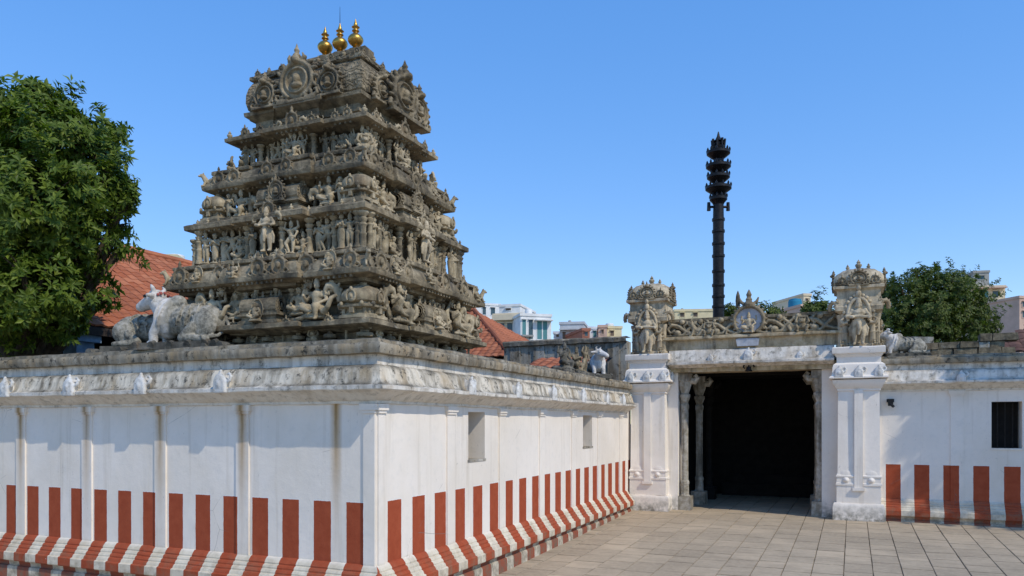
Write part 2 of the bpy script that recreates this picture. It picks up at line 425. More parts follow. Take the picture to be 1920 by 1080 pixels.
def setmat(me, mat):
    me.materials.clear(); me.materials.append(M[mat] if isinstance(mat, str) else mat)
def place(me, name, mat=None, parent=None, loc=(0, 0, 0), rz=0, sc=1.0, ry=0, rx=0):
    if mat: setmat(me, mat)
    o = bpy.data.objects.new(name, me); COL.objects.link(o)
    o.location = loc; o.rotation_euler = (rx, ry, rz); o.scale = sc if isinstance(sc, tuple) else (sc,) * 3
    if parent: o.parent = parent
    return o
def tag(o, label, cat, group=None):
    o['label'] = label; o['category'] = cat
    if group: o['group'] = group
    return o
def thing(name, label, cat, group=None, loc=(0, 0, 0), rz=0):
    o = bpy.data.objects.new(name, None); COL.objects.link(o); o.location = loc; o.rotation_euler = (0, 0, rz)
    o.empty_display_size = .2
    return tag(o, label, cat, group)
def structure(o): o['kind'] = 'structure'; return o
def remesh(mb, name, vox, faces=6000, smooth_it=2):
    me = mb.mesh(name + '_raw'); ob = bpy.data.objects.new('tmp', me); COL.objects.link(ob)
    r = ob.modifiers.new('r', 'REMESH'); r.mode = 'VOXEL'; r.voxel_size = vox
    if smooth_it:
        sm = ob.modifiers.new('s', 'SMOOTH'); sm.iterations = smooth_it; sm.factor = .5
    dg = bpy.context.evaluated_depsgraph_get(); dg.update()
    n = len(ob.evaluated_get(dg).data.polygons)
    if n > faces:
        d = ob.modifiers.new('d', 'DECIMATE'); d.ratio = faces / n / 2 if False else faces / n
    dg = bpy.context.evaluated_depsgraph_get()
    out = bpy.data.meshes.new_from_object(ob.evaluated_get(dg)); out.name = name
    bpy.data.objects.remove(ob); bpy.data.meshes.remove(me)
    out.polygons.foreach_set('use_smooth', [True] * len(out.polygons))
    return out
# ------------------------------------------------------------------ ground and paving
def gz(y): return .02 * (min(y, L) - L)
g = MB().poly([(-600, -600, -.75), (600, -600, -.75), (600, 900, -.75), (-600, 900, -.75)], [(0, 1, 2, 3)])
structure(g.build('ground', 'ground'))
bed = MB()
ys = [-16, 0, L, L + 6]
for i in range(3):
    bed.poly([(-14, ys[i], -.052 + .02 * (min(ys[i], L) - L)), (16, ys[i], -.052 + .02 * (min(ys[i], L) - L)), (16, ys[i + 1], -.052 + .02 * (min(ys[i + 1], L) - L)), (-14, ys[i + 1], -.052 + .02 * (min(ys[i + 1], L) - L))], [(0, 1, 2, 3)])
pavement = structure(bed.build('pavement', 'bed'))
def project(x, y, z):
    vx, vy = x - CAM[0], y - CAM[1]
    d = vx * FW[0] + vy * FW[1]
    return 960 + FPX * (vx * RT[0] + vy * RT[1]) / d, HY - (z - CAM[2]) * FPX / d, d
slab = MB(); e = .014
slab.poly([(-.5, -.5, -.05), (.5, -.5, -.05), (.5, .5, -.05), (-.5, .5, -.05), (-.5, -.5, -.010), (.5, -.5, -.010), (.5, .5, -.010), (-.5, .5, -.010), (-.5 + e, -.5 + e * .6, 0), (.5 - e, -.5 + e * .6, 0), (.5 - e, .5 - e * .6, 0), (-.5 + e, .5 - e * .6, 0)],
          [(0, 1, 5, 4), (1, 2, 6, 5), (2, 3, 7, 6), (3, 0, 4, 7), (4, 5, 9, 8), (5, 6, 10, 9), (6, 7, 11, 10), (7, 4, 8, 11), (8, 9, 10, 11)])
slab_me = slab.mesh('paving_slab'); setmat(slab_me, 'pave')
rest = MB(); rp = random.Random(3); cand = []
x = -13.0
while x < 15:
    wd = rp.choice((.40, .44, .46, .42)) if x > 1.2 else rp.choice((.5, .6, .44, .7))
    y = -12 + rp.random() * .8
    while y < L + 5:
        ln = rp.uniform(.46, .78)
        cx, cy = x + wd / 2, y + ln / 2
        inside = (x + wd < .1 and cy > .2) or (cy > L + .2 and (cx < .9 or cx > 4.7))
        if not inside:
            z = gz(cy) + rp.uniform(-.004, .002)
            size = 0
            if cy > -4:
                qx, qy, d = project(cx, cy, z)
                if d > 2 and -30 < qx < 1950 and qy < 1105: size = 1 / d
            cand.append((size, cx, cy, z, wd, ln))
        y += ln
    x += wd
cand.sort(key=lambda q: -q[0])
for i, (size, cx, cy, z, wd, ln) in enumerate(cand):
    rx = .02 if cy < L else 0
    if size and i < 300:
        place(slab_me, 'paving_slab', None, pavement, (cx, cy, z), rp.uniform(-.008, .008), (wd - rp.uniform(.003, .008), ln - rp.uniform(.012, .024), 1), rp.uniform(-.005, .005), math.atan(rx) + rp.uniform(-.004, .004))
    else:
        rest.add(slab, Matrix.Translation((cx, cy, z)) @ Matrix.Rotation(math.atan(rx), 4, 'X') @ Matrix.Diagonal((wd - .009, ln - .018, 1, 1)))
o = rest.build('paving_stones', 'pave_far', pavement); o['kind'] = 'stuff'

# ------------------------------------------------------------------ the whitewashed shrine block: front wall (y=0) and side wall (x=0)
block = thing('shrine_block', 'long whitewashed wall block with red stripes, weathered cornice and striped plinth below the carved tower', 'building')
XA = -13.0
WT = .42
# front wall
MB().box(XA, -WT, 0, WT, -.3, 2.40).box(-WT, 0, 0, .05, -.3, 2.40).build('front_wall', 'wallA', block)
# side wall with two deep window openings
wins = [(2.309, 2.845, 1.576, 2.262), (7.38, 7.985, 1.61, 2.252)]
sw = MB(); y0 = .05
for (a, b, c, d) in wins:
    sw.box(-WT, 0, y0, a, -.3, 2.40); sw.box(-WT, 0, a, b, -.3, c); sw.box(-WT, 0, a, b, d, 2.40); y0 = b
sw.box(-WT, 0, y0, L, -.3, 2.40)
sw.build('side_wall', 'wallB', block)
for (a, b, c, d) in wins:
    wnd = MB().box(-WT + .002, -.30, a + .002, a + .02, c + .002, d - .002).box(-WT + .002, -.30, b - .02, b - .002, c + .002, d - .002).box(-WT + .002, -.30, a + .021, b - .021, d - .02, d - .002).build('window', 'jamb', block)
    MB().box(-WT + .01, -.40, a + .02, b - .02, c + .002, d - .02).build('pane', 'dark', wnd)
    MB().box(-.28, .012, a - .02, b + .02, c - .028, c + .004).build('sill', 'jamb', wnd)
def cornice_prof(dz=0):
    k = [(.0, 2.325), (.028, 2.33), (.03, 2.362), (.055, 2.37), (.10, 2.405), (.165, 2.45), (.215, 2.474), (.236, 2.48), (.243, 2.488), (.246, 2.528), (.228, 2.538), (.20, 2.548), (.178, 2.575), (.163, 2.62), (.152, 2.672), (.138, 2.722), (.112, 2.757), (.08, 2.772), (.045, 2.778)]
    return [(o, z + dz) for o, z in k]
def fascia_prof(dz=0): return [(o, z + dz) for o, z in [(-.1, 2.776), (.050, 2.7765), (.048, 2.84), (.05, 2.902), (-.1, 2.903)]]
def crest_prof(dz=0): return [(o, z + dz) for o, z in [(.0, 2.896), (.118, 2.898), (.132, 2.904), (.146, 2.95), (.15, 3.0), (.138, 3.02), (.11, 3.028), (.085, 3.03), (.082, 3.064), (.06, 3.076), (-.12, 3.082), (-.35, 3.08)]]
plan = [(XA, 0), (0, 0), (0, L - .35)]
bprof = [(0, .475), (.022, .468), (.052, .432), (.062, .414), (.060, .398), (.084, .388), (.098, .366), (.098, .348), (.116, .340), (.132, .316), (.132, .298), (.150, .290), (.164, .268), (.168, .252), (.188, .248), (.200, .238), (.202, .135), (.192, .122), (.125, .116), (.115, .045), (.142, .035), (.15, 0), (.15, -.35)]
for sg, mm in ((0, 'wallA'), (1, 'wallB')):
    MB().sweep(plan, bprof, False, .11, .004, 4, seg=(sg,)).build('base_moulding', mm, block, smooth=25)
    MB().sweep(plan, cornice_prof()[10:], False, .09, .009, 3.2, seg=(sg,)).build('cornice', 'cornice', block, smooth=40)
    MB().sweep(plan, cornice_prof()[8:11], False, .09, .009, 3.2, seg=(sg,)).build('drip_edge', 'cornice_light', block)
    MB().sweep(plan, cornice_prof()[:9], False, .09, .009, 3.2, seg=(sg,)).build('soffit', 'soffit', block, smooth=40)
    MB().sweep(plan, fascia_prof(), False, .3, .004, seg=(sg,)).build('fascia', 'cornice_light', block)
    MB().sweep(plan, crest_prof(), False, .09, .009, 4, seg=(sg,)).build('crest', 'crest', block, smooth=40)
rs = MB().box(-5.2, -.3, .3, 5.4, 2.5, 3.05); rs.box(-12.9, -5.2, .3, .42, 2.5, 3.05); rs.box(-.42, -.3, 5.4, L - .3, 2.5, 3.05)
rs.build('roof_slab', 'crest', block)
MB().box(-5.2, -4.9, .42, 5.4, -.3, 2.5).box(-5.2, -.42, 5.1, 5.4, -.3, 2.5).build('rear_wall', 'plaster', block)
def pilaster(c, w_, ax, mat, zt=2.325, base=.47, parent=None, y0=0.0, caps=True):
    b = MB()
    h = w_ / 2
    def bx(u0, u1, o, z0, z1):
        if ax == 0: b.box(u0, u1, y0 - o, y0 + .01, z0, z1)
        else: b.box(-.01, o, u0, u1, z0, z1)
    bx(c - h, c + h, .022, base - .005, zt - .105)
    p = b.build('pilaster', mat, parent)
    b = MB()
    def bx(u0, u1, o, z0, z1):
        if ax == 0: b.box(u0, u1, y0 - o, y0 + .01, z0, z1)
        else: b.box(-.01, o, u0, u1, z0, z1)
    bx(c - h - .012, c + h + .012, .040, zt - .105, zt - .07); bx(c - h - .035, c + h + .035, .055, zt - .07, zt + .003)
    b.build('capital', mat, p)
for k in range(8): pilaster(-1.962 - 1.403 * k, .20, 0, 'wallA', parent=block)
pilaster(-.083, .155, 0, 'wallA', parent=block)
for k in range(6): pilaster(1.77 + 1.6665 * k, .22, 1, 'wallB', parent=block)
pilaster(.085, .13, 1, 'wallB', parent=block)
# little horseshoe fins on the cornice
def arch_poly(w_, h, n=9):
    pts = [(-w_ / 2, 0)]
    for i in range(n):
        a = math.pi * (1 - i / (n - 1)); pts.append((w_ * .46 * math.cos(a), h * .55 + h * .45 * math.sin(a)))
    return pts + [(w_ / 2, 0)]
fin = MB().ext(arch_poly(.15, .17), -.045, .10)
fin.ext(arch_poly(.17, .19), -.03, -.012)
fin.ell((0, -.04, .085), (.038, .018, .045)); fin.tube([(0, .0, .16), (.0, -.01, .2), (.015, -.02, .225)], [.03, .024, .01], 6)
fin.tube([(.07, .0, .1), (.11, -.005, .12), (.125, 0, .16), (.10, 0, .19), (.075, 0, .17)], [.022, .02, .018, .014, .01], 6)
fin.tube([(.0, .08, .13), (.0, .14, .18), (.0, .2, .2)], [.06, .05, .03], 8)
fin_me = remesh(fin, 'cornice_fin', .008, 900, 1); setmat(fin_me, 'fin')
for k in range(7): place(fin_me, 'cornice_fin', None, block, (-2.10 - 1.36 * k, -.222, 2.475), rnd.uniform(-.08, .08), rnd.uniform(1.25, 1.4))
for k, yy in enumerate((1.95, 3.55, 5.1, 6.7, 8.3, 9.55)): place(fin_me, 'cornice_fin', None, block, (.222, yy, 2.49), R_(90), rnd.uniform(1.1, 1.25))

# ------------------------------------------------------------------ right wall
DZ = .445
rw = thing('courtyard_wall', 'whitewashed wall with red stripes and barred window to the right of the gate', 'wall')
XR = 14.0
rwin = (7.586, 8.122, 1.575, 2.535)
a, b, c, d = rwin
MB().box(5.5, a, L, L + .4, -.2, 2.80).box(a, b, L, L + .4, -.2, c).box(a, b, L, L + .4, d, 2.80).box(b, XR, L, L + .4, -.2, 2.80).build('wall_face', 'wallR', rw)
wnd = MB().box(a + .02, b - .02, L + .34, L + .39, c + .002, d - .002).build('window', 'dark', rw)
MB().box(a - .02, b + .02, L - .012, L + .2, c - .03, c + .004).build('sill', 'plaster', wnd)
for i in range(3):
    xx = a + (b - a) * (i + 1) / 4
    MB().lathe([(.011, c + .003), (.011, d - .003)], 8, (xx, L + .22, 0)).build('bar', 'iron', wnd)
plan_r = [(5.45, L), (XR, L)]
MB().sweep(plan_r, bprof, False, .12, .004, 4).build('base_moulding', 'wallR', rw, smooth=25)
MB().sweep(plan_r, cornice_prof(DZ)[8:], False, .1, .007, 3.2).build('cornice', 'cornice_light', rw, smooth=40)
MB().sweep(plan_r, cornice_prof(DZ)[:9], False, .1, .007, 3.2).build('soffit', 'soffit', rw, smooth=40)
MB().sweep(plan_r, fascia_prof(DZ), False, .3, .004).build('fascia', 'cornice_light', rw)
MB().sweep(plan_r, crest_prof(DZ), False, .1, .010, 4).build('crest', 'crest', rw, smooth=40)
MB().box(5.5, XR, L + .1, L + .42, 2.7, 3.49).build('wall_top', 'crest', rw)
pilaster(6.97, .24, 0, 'wallR', 2.325 + DZ, .47, rw, L)
pilaster(8.7, .24, 0, 'wallR', 2.325 + DZ, .47, rw, L)
for xx in (7.02, 8.75): place(fin_me, 'cornice_fin', None, rw, (xx, L - .222, 2.50 + DZ), 0, 1.05)
lamp = MB().box(-.07, .07, -.14, 0, -.02, .05).box(-.05, .05, -.20, -.14, -.10, .04).tube([(0, -.17, -.06), (.06, -.2, -.12)], [.035, .03], 8)
tag(lamp.build('security_camera', 'iron', None, (5.72, L - .004, 2.56)), 'small black box camera on the wall right of the gate pillar', 'camera')

# ------------------------------------------------------------------ gateway
gate = thing('gateway', 'white pillared gateway with stone lintel, scrolled parapet and dark passage', 'gate', loc=(0, 0, 0))
def sq(cx, cy, s): return [(cx - s, cy - s), (cx + s, cy - s), (cx + s, cy + s), (cx - s, cy + s)]
boss = MB().lathe([(.062, 0), (.07, .012), (.05, .022), (.045, .03), (.02, .045), (.005, .048)], 12)
boss_me = boss.mesh('boss', 40); setmat(boss_me, 'plaster')
def gate_pillar(cx, cy):
    s = .42
    P = MB().sweep(sq(cx, cy, s), [(.0, .36), (.02, .365), (.018, .74), (.035, .745), (.035, .79), (.02, .80), (.018, .92), (.034, .925), (.034, .955), (.012, .97), (.0, 1.02), (-.012, 2.83)], True, .12, .004, 3).build('pillar_shaft', 'plaster', gate, smooth=25)
    MB().sweep(sq(cx, cy, s), [(.10, -.15), (.098, .28), (.075, .345), (.06, .362), (-.1, .366)], True, .12, .012, 4, True).build('pillar_base', 'plaster', P, smooth=30)
    MB().sweep(sq(cx, cy, s), [(-.02, 2.78), (.012, 2.80), (.012, 2.835), (.03, 2.85), (.075, 2.93), (.10, 2.98), (.105, 3.035), (-.1, 3.05)], True, .12, .005, 4, True).build('capital', 'plaster', P, smooth=30)
    MB().sweep(sq(cx, cy, s), [(-.05, 3.052), (.15, 3.055), (.165, 3.07), (.16, 3.10), (.12, 3.13), (.105, 3.2), (.10, 3.30), (.085, 3.36), (.03, 3.40), (-.1, 3.405)], True, .12, .008, 4, True).build('pillar_cornice', 'plaster', P, smooth=35)
    MB().sweep(sq(cx, cy, s), [(.02, 3.40), (.02, 3.52), (.06, 3.57), (.06, 3.59), (.10, 3.60), (.105, 3.62), (.105, 3.725), (.09, 3.745), (-.1, 3.75)], True, .12, .008, 4, True).build('pillar_cap', 'plaster', P, smooth=30)
    f = cy - s
    MB().box(cx - .085, cx + .085, f - .045, f - .001, .70, 2.80).box(cx - .12, cx + .12, f - .075, f - .001, .635, .698).build('strip', 'plaster', P)
    for sg in (-1, 1):
        place(boss_me, 'boss', None, P, (cx + sg * .25, f - .018, .86), 0, 1, 0, R_(90))
        q = MB().lathe([(.115, 0), (.118, .02), (.08, .03), (.01, .032)], 16); 
        place(q.mesh('arch_relief', 40), 'arch_relief', 'plaster', P, (cx + sg * .25, f + .012, .965), 0, (1, .9, 1), 0, R_(90))
    for xx in (-.30, 0, .30):
        place(fin_me, 'cornice_fin', None, P, (cx + xx * (1.3 if xx else 1), f - .115, 3.08), 0, 1.15)
    place(fin_me, 'cornice_fin', None, P, (cx + s + .115, cy - .2, 3.08), R_(90), 1.1)
    return P
PLX, PRX, PY = .48, 5.10, 11.22
gate_pillar(PLX, PY); gate_pillar(PRX, PY)
# jambs and door columns
for sg, xa, xb in ((1, .895, 1.14), (-1, 4.35, 4.685)):
    j = MB().box(xa, xb, L + .12, L + .6, -.1, 3.30).build('jamb', 'plaster', gate)
colp = [(.13, .34), (.10, .37), (.095, .6), (.105, .62), (.105, .68), (.085, .72), (.08, 1.5), (.085, 2.4), (.10, 2.46), (.10, 2.52), (.075, 2.58), (.13, 2.72), (.13, 2.78), (.09, 2.8), (.15, 2.98), (.16, 3.1)]
def column(cx, cy, mat, sidex, sc=1.0, name='door_column'):
    c = MB().lathe([(r * sc, z) for r, z in colp], 8, (cx, cy, 0)).build(name, mat, gate)
    MB().cbox((cx, cy, -.05), (.34 * sc, .34 * sc, .385), .97).rough(.006, 5).build('column_base', mat, c)
    br = MB().ext([(-.14, 3.1), (.14, 3.1), (.17, 3.16), (.17, 3.29), (-.17, 3.29), (-.17, 3.16)], -.16, .16)
    br.tube([(sidex * .12, 0, 3.12), (sidex * .24, 0, 3.10), (sidex * .30, 0, 3.18), (sidex * .26, 0, 3.24), (sidex * .22, 0, 3.2)], [.09, .08, .07, .05, .03], 8)
    br.build('bracket', mat, c, (cx, cy, 0))
    return c
column(1.27, L + .30, 'jamb', 1); column(4.30, L + .30, 'jamb', -1)
column(1.35, L + 1.75, 'jamb', 1, 1.1, 'hall_column'); column(4.22, L + 1.75, 'jamb', -1, 1.1, 'hall_column')
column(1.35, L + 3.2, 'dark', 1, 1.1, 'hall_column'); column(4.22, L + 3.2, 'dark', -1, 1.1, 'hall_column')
# lintel, cornice, ledge, parapet
MB().box(.90, 4.68, L + .02, L + .62, 3.302, 3.49).rough(.006, 3).build('lintel', 'stone_tan', gate)
LX0, LX1 = .965, 4.615
gp = [(LX0, L), (LX1, L)]
def gprof(): return [(.0, 3.40), (.10, 3.44), (.20, 3.462), (.245, 3.468), (.25, 3.51), (.225, 3.525), (.17, 3.545), (.13, 3.60), (.115, 3.70), (.10, 3.78), (.07, 3.815), (-.05, 3.822)]
MB().sweep(gp, gprof(), False, .1, .008, 3).build('cornice', 'cornice_light', gate, smooth=40)
MB().sweep([(.80, L), (4.78, L)], [(-.05, 3.82), (.05, 3.824), (.045, 4.02), (.05, 4.045), (.13, 4.06), (.14, 4.075), (.135, 4.125), (.1, 4.14), (-.3, 4.145)], False, .1, .008, 4).build('ledge', 'stone_tan', gate, smooth=30)
MB().box(.80, 4.78, L + .03, L + .30, 4.13, 4.50).box(.80, 4.78, L - .02, L + .34, 4.50, 4.57).rough(.01, 3).build('parapet', 'stone', gate)
MB().ext([(-.23, 0), (.23, 0), (.26, .16), (.2, .175), (-.2, .175), (-.26, .16)], L - .115, L - .02).build('tablet', 'tablet', gate, (2.78, 0, 3.862))
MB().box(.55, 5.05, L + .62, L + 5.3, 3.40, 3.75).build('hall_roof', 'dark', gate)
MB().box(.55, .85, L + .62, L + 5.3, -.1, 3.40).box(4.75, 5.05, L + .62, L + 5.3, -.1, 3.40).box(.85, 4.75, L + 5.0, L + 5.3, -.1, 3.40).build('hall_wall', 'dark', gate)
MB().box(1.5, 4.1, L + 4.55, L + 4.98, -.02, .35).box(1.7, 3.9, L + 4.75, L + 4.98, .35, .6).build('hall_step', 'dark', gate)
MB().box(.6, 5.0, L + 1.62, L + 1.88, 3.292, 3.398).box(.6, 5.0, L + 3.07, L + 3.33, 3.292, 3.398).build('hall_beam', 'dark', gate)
bell = MB().tube([(0, 0, 0), (0, 0, -.05)], .012, 6).lathe([(.02, -.05), (.05, -.07), (.06, -.12), (.085, -.16), (.08, -.17), (.0, -.165)], 12)
bell.tube([(-.1, 0, -.01), (-.12, 0, -.07), (-.08, 0, -.1)], .02, 6).tube([(.1, 0, -.01), (.12, 0, -.07)], .02, 6)
tag(bell.build('hanging_bell', 'iron', None, (2.80, L - .06, 3.447)), 'small dark bell hanging under the middle of the gate lintel', 'bell')

# ------------------------------------------------------------------ sculpture library (unit height, facing -y)
def fig(legs, arms, pel=(0, 0, .5), chest=(0, -.01, .70), head=(0, -.03, .865), crown='tall', skirt=None, halo=None, fat=1.0, extra=None, base=None):
    b = MB(); pel, chest, head = Vector(pel), Vector(chest), Vector(head)
    b.ell(pel, (.115 * fat, .085 * fat, .085)); b.cap(pel, chest, .085 * fat, .095 * fat)
    b.ell(chest, (.135 * fat, .085 * fat, .095)); b.ell(chest + Vector((-.055, -.055, .01)), (.05, .04, .045)); b.ell(chest + Vector((.055, -.055, .01)), (.05, .04, .045))
    for s in (-1, 1): b.ell(chest + Vector((s * .135, 0, .055)), (.055, .05, .05))
    b.cap(chest + Vector((0, 0, .07)), head + Vector((0, .01, -.04)), .042, .04)
    b.ell(head, (.058, .062, .075)); b.ell(head + Vector((0, -.062, -.008)), (.012, .015, .022)); b.ell(head + Vector((0, -.05, -.04)), (.025, .02, .014))
    for s in (-1, 1): b.ell(head + Vector((s * .062, .0, -.015)), (.016, .02, .035))
    if crown == 'tall':
        b.lathe([(.066, .03), (.07, .05), (.058, .07), (.06, .09), (.046, .11), (.048, .125), (.03, .15), (.012, .175), (.004, .18)], 12, tuple(head))
    elif crown == 'bun':
        b.ell(head + Vector((0, .015, .05)), (.066, .066, .05)); b.ell(head + Vector((0, .03, .1)), (.04, .04, .04))
    else:
        b.lathe([(.07, .02), (.085, .045), (.08, .07), (.05, .10), (.01, .13)], 12, tuple(head))
    b.tube([chest + Vector((.10 * math.cos(a), -.02 - .075 * abs(math.sin(a)) * 1.0, .06 + .06 * math.sin(a))) for a in [math.pi + math.pi * i / 8 for i in range(9)]], .016, 6)
    b.lathe([(.118 * fat, -.015), (.128 * fat, 0), (.118 * fat, .02)], 14, tuple(pel + Vector((0, 0, .035))), sy=.78)
    for l in legs:
        b.limb(l[:3], (.076 * fat, .058 * fat, .036)); b.cap(l[2], l[3], .036, .026)
    for a in arms:
        b.limb(a, (.046, .037, .028)[:len(a)]); b.ell(a[-1], (.034, .034, .034))
        v = Vector(a[0]).lerp(Vector(a[1]), .55); b.ell(v, (.052, .052, .02))
    if skirt:
        b.lathe(skirt, 16, (pel.x, pel.y, 0), sy=.75, rib=.08, nr=16)
    if halo:
        c, rx, rz = halo
        b.tube([(c[0] + rx * math.cos(a), c[1], c[2] + rz * math.sin(a)) for a in [2 * math.pi * i / 24 for i in range(25)]], .028, 6)
        b.ell((c[0], c[1] + .03, c[2]), (rx, .025, rz), None, 20, 10)
        for i in range(9):
            a = math.pi * i / 8; b.ell((c[0] + rx * 1.08 * math.cos(a), c[1], c[2] + rz * 1.08 * math.sin(a)), (.026, .02, .026))
    if base: b.lathe(base, 14, (0, 0, 0), p=3.0)
    if extra: extra(b)
    return b
def leg(s, kx=.065, ky=-.015, kz=.27, ax=.06, ay=0, az=.05, hx=.06, hz=.48): return [(s * hx, 0, hz), (s * kx, ky, kz), (s * ax, ay, az), (s * ax * 1.25, ay - .085, az - .02)]
def arm(s, e, h, cx=0, cz=.755): return [(cx + s * .135, 0, cz), e, h]
BASE = [(.16, 0), (.17, .015), (.15, .03), (.13, .04)]
F = {}
F['stand'] = fig([leg(-1), leg(1)], [arm(-1, (-.21, -.03, .62), (-.19, -.12, .75)), arm(1, (.25, .01, .62), (.12, -.06, .53))], base=BASE)
F['robe'] = fig([leg(-1), leg(1)], [arm(-1, (-.19, -.02, .62), (-.05, -.12, .64)), arm(1, (.19, -.02, .62), (.04, -.13, .66))], crown='bun', skirt=[(.125, .52), (.12, .4), (.105, .2), (.115, .06), (.125, .03)], base=BASE)
F['dance'] = fig([[(-.06, 0, .47), (-.16, -.06, .33), (-.06, -.02, .06), (-.1, -.1, .03)], [(.07, 0, .48), (.09, -.01, .27), (.06, 0, .05), (.1, -.08, .03)]],
               [arm(-1, (-.25, -.02, .80), (-.17, -.04, .97)), arm(1, (.26, -.02, .66), (.2, -.08, .5)), arm(1, (.27, .02, .82), (.25, 0, .98))], pel=(.05, 0, .5), chest=(-.01, -.01, .7), head=(.02, -.03, .865), base=BASE)
F['fold'] = fig([leg(-1, .05), leg(1, .05)], [arm(-1, (-.17, -.04, .6), (-.015, -.13, .70)), arm(1, (.17, -.04, .6), (.015, -.13, .70))], crown='round', skirt=[(.118, .52), (.108, .36), (.09, .2), (.08, .12)], base=BASE)
def club(b): b.limb([(.24, -.1, .62), (.27, -.1, .3), (.28, -.1, .05)], (.03, .04, .06))
F['guard'] = fig([leg(-1, .09, -.02, .28, .08), leg(1, .09, -.02, .28, .08)], [arm(-1, (-.23, -.04, .62), (-.12, -.15, .60)), arm(1, (.23, -.04, .62), (.22, -.13, .58))], fat=1.12, base=None, extra=lambda b: (b.limb([(-.25, -.10, .63), (.25, -.10, .60)], (.03, .035)), b.ell((-.25, -.10, .63), (.04, .04, .04)), b.tube([(0, -.10, .5), (.02, -.12, .36), (.0, -.11, .22)], [.05, .045, .03], 8), b.tube([(-.12, .0, .5), (-.19, .0, .36), (-.17, .01, .2)], [.03, .03, .02], 8), b.tube([(.12, .0, .5), (.19, .0, .36), (.17, .01, .2)], [.03, .03, .02], 8)))
def seat(z0): return [(.22, 0), (.25, .02), (.25, .05), (.20, .07), (.21, .10), (.19, .12)]
# seated, one leg hanging, four arms
SIT = dict(pel=(0, 0, .22), chest=(0, -.02, .47), head=(0, -.05, .67), fat=1.25)
F['sit'] = fig([[(-.08, 0, .22), (-.25, -.16, .24), (-.06, -.2, .16), (.02, -.22, .15)], [(.08, 0, .22), (.16, -.24, .22), (.15, -.22, .02), (.17, -.3, .0)]],
             [[(-.17, 0, .53), (-.27, -.06, .40), (-.22, -.18, .52)], [(.17, 0, .53), (.27, -.05, .38), (.17, -.2, .30)], [(-.17, .02, .54), (-.31, .02, .52), (-.29, 0, .68)], [(.17, .02, .54), (.31, .02, .52), (.29, 0, .68)]], base=seat(0), **SIT)
F['halo'] = fig([[(-.08, 0, .22), (-.25, -.16, .24), (-.06, -.2, .16), (.02, -.22, .15)], [(.08, 0, .22), (.24, -.16, .24), (.06, -.2, .13), (-.02, -.22, .12)]],
              [[(-.17, 0, .53), (-.25, -.06, .38), (-.14, -.2, .30)], [(.17, 0, .53), (.25, -.05, .38), (.14, -.2, .30)]], base=seat(0), halo=((0, .1, .50), .30, .40), crown='round', **SIT)
def wings(b):
    for s in (-1, 1):
        for k in range(5): b.ell((s * (.22 + .055 * k), .06, .50 - .06 * k), (.035, .03, .26 - .03 * k), (0, s * (.25 + .08 * k), 0))
F['wing'] = fig([[(-.08, 0, .22), (-.22, -.18, .25), (-.1, -.2, .06), (-.12, -.27, .03)], [(.08, 0, .22), (.22, -.18, .25), (.1, -.2, .06), (.12, -.27, .03)]],
              [[(-.17, 0, .53), (-.22, -.1, .40), (-.02, -.2, .48)], [(.17, 0, .53), (.22, -.1, .40), (.02, -.2, .48)]], base=seat(0), extra=wings, **SIT)
def big(b):
    b.tube([(.14, -.08, .2), (.34, -.2, .12), (.46, -.22, .22), (.52, -.18, .4), (.60, -.1, .46)], [.07, .065, .055, .05, .04], 8)
    b.tube([(-.12, -.12, .12), (-.3, -.2, .02), (-.45, -.2, .02)], [.06, .05, .03], 8)
    b.tube([(-.26, .02, .1), (-.40, .04, .3), (-.44, .03, .55), (-.36, .0, .75)], [.07, .08, .06, .03], 8)
F['deity'] = fig([[(-.1, 0, .22), (-.28, -.18, .26), (-.08, -.24, .16), (.04, -.26, .14)], [(.1, 0, .22), (.16, -.28, .24), (.14, -.24, .0), (.18, -.33, -.02)]],
               [[(-.17, 0, .55), (-.28, -.06, .40), (-.24, -.2, .50)], [(.17, 0, .55), (.28, -.05, .40), (.18, -.22, .30)], [(-.17, .04, .57), (-.34, .03, .58), (-.34, 0, .78)], [(.17, .04, .57), (.34, .03, .58), (.34, 0, .78)]], base=seat(0), extra=big, pel=(0, 0, .24), chest=(0, -.02, .50), head=(0, -.05, .71), fat=1.4)
# crouching atlas dwarf / lion-faced corner figure
dw = MB().ell((0, -.05, .35), (.28, .22, .24)).ell((0, -.14, .66), (.19, .18, .17)).ell((0, -.3, .62), (.09, .07, .06))
for s in (-1, 1):
    dw.limb([(s * .2, -.05, .5), (s * .38, -.12, .62), (s * .3, -.1, .9)], (.09, .075, .06)).limb([(s * .14, -.05, .22), (s * .32, -.25, .34), (s * .24, -.24, .04), (s * .28, -.36, .03)], (.11, .1, .065, .06)).ell((s * .17, -.1, .8), (.05, .04, .09)).ell((s * .08, -.28, .72), (.04, .04, .035))
dw.tube([(-.34, -.05, .94), (0, -.1, .92), (.34, -.05, .94)], [.06, .07, .06], 8)
F['dwarf'] = dw
# spouting curl (makara)
mk = MB()
mk.tube([(.30, .1, .0), (.30, .02, .22), (.22, -.05, .44), (.05, -.12, .56), (-.14, -.16, .54), (-.25, -.16, .38), (-.2, -.16, .24), (-.08, -.16, .26), (-.06, -.16, .36)], [.13, .15, .16, .16, .13, .10, .08, .065, .05], 10)
mk.ell((.08, -.14, .66), (.08, .07, .1)).ell((.3, -.02, .55), (.07, .06, .14), (0, .5, 0)).ell((.38, .02, .35), (.06, .06, .14), (0, .6, 0)).ell((.42, .06, .15), (.06, .06, .12), (0, .6, 0))
F['curl'] = mk
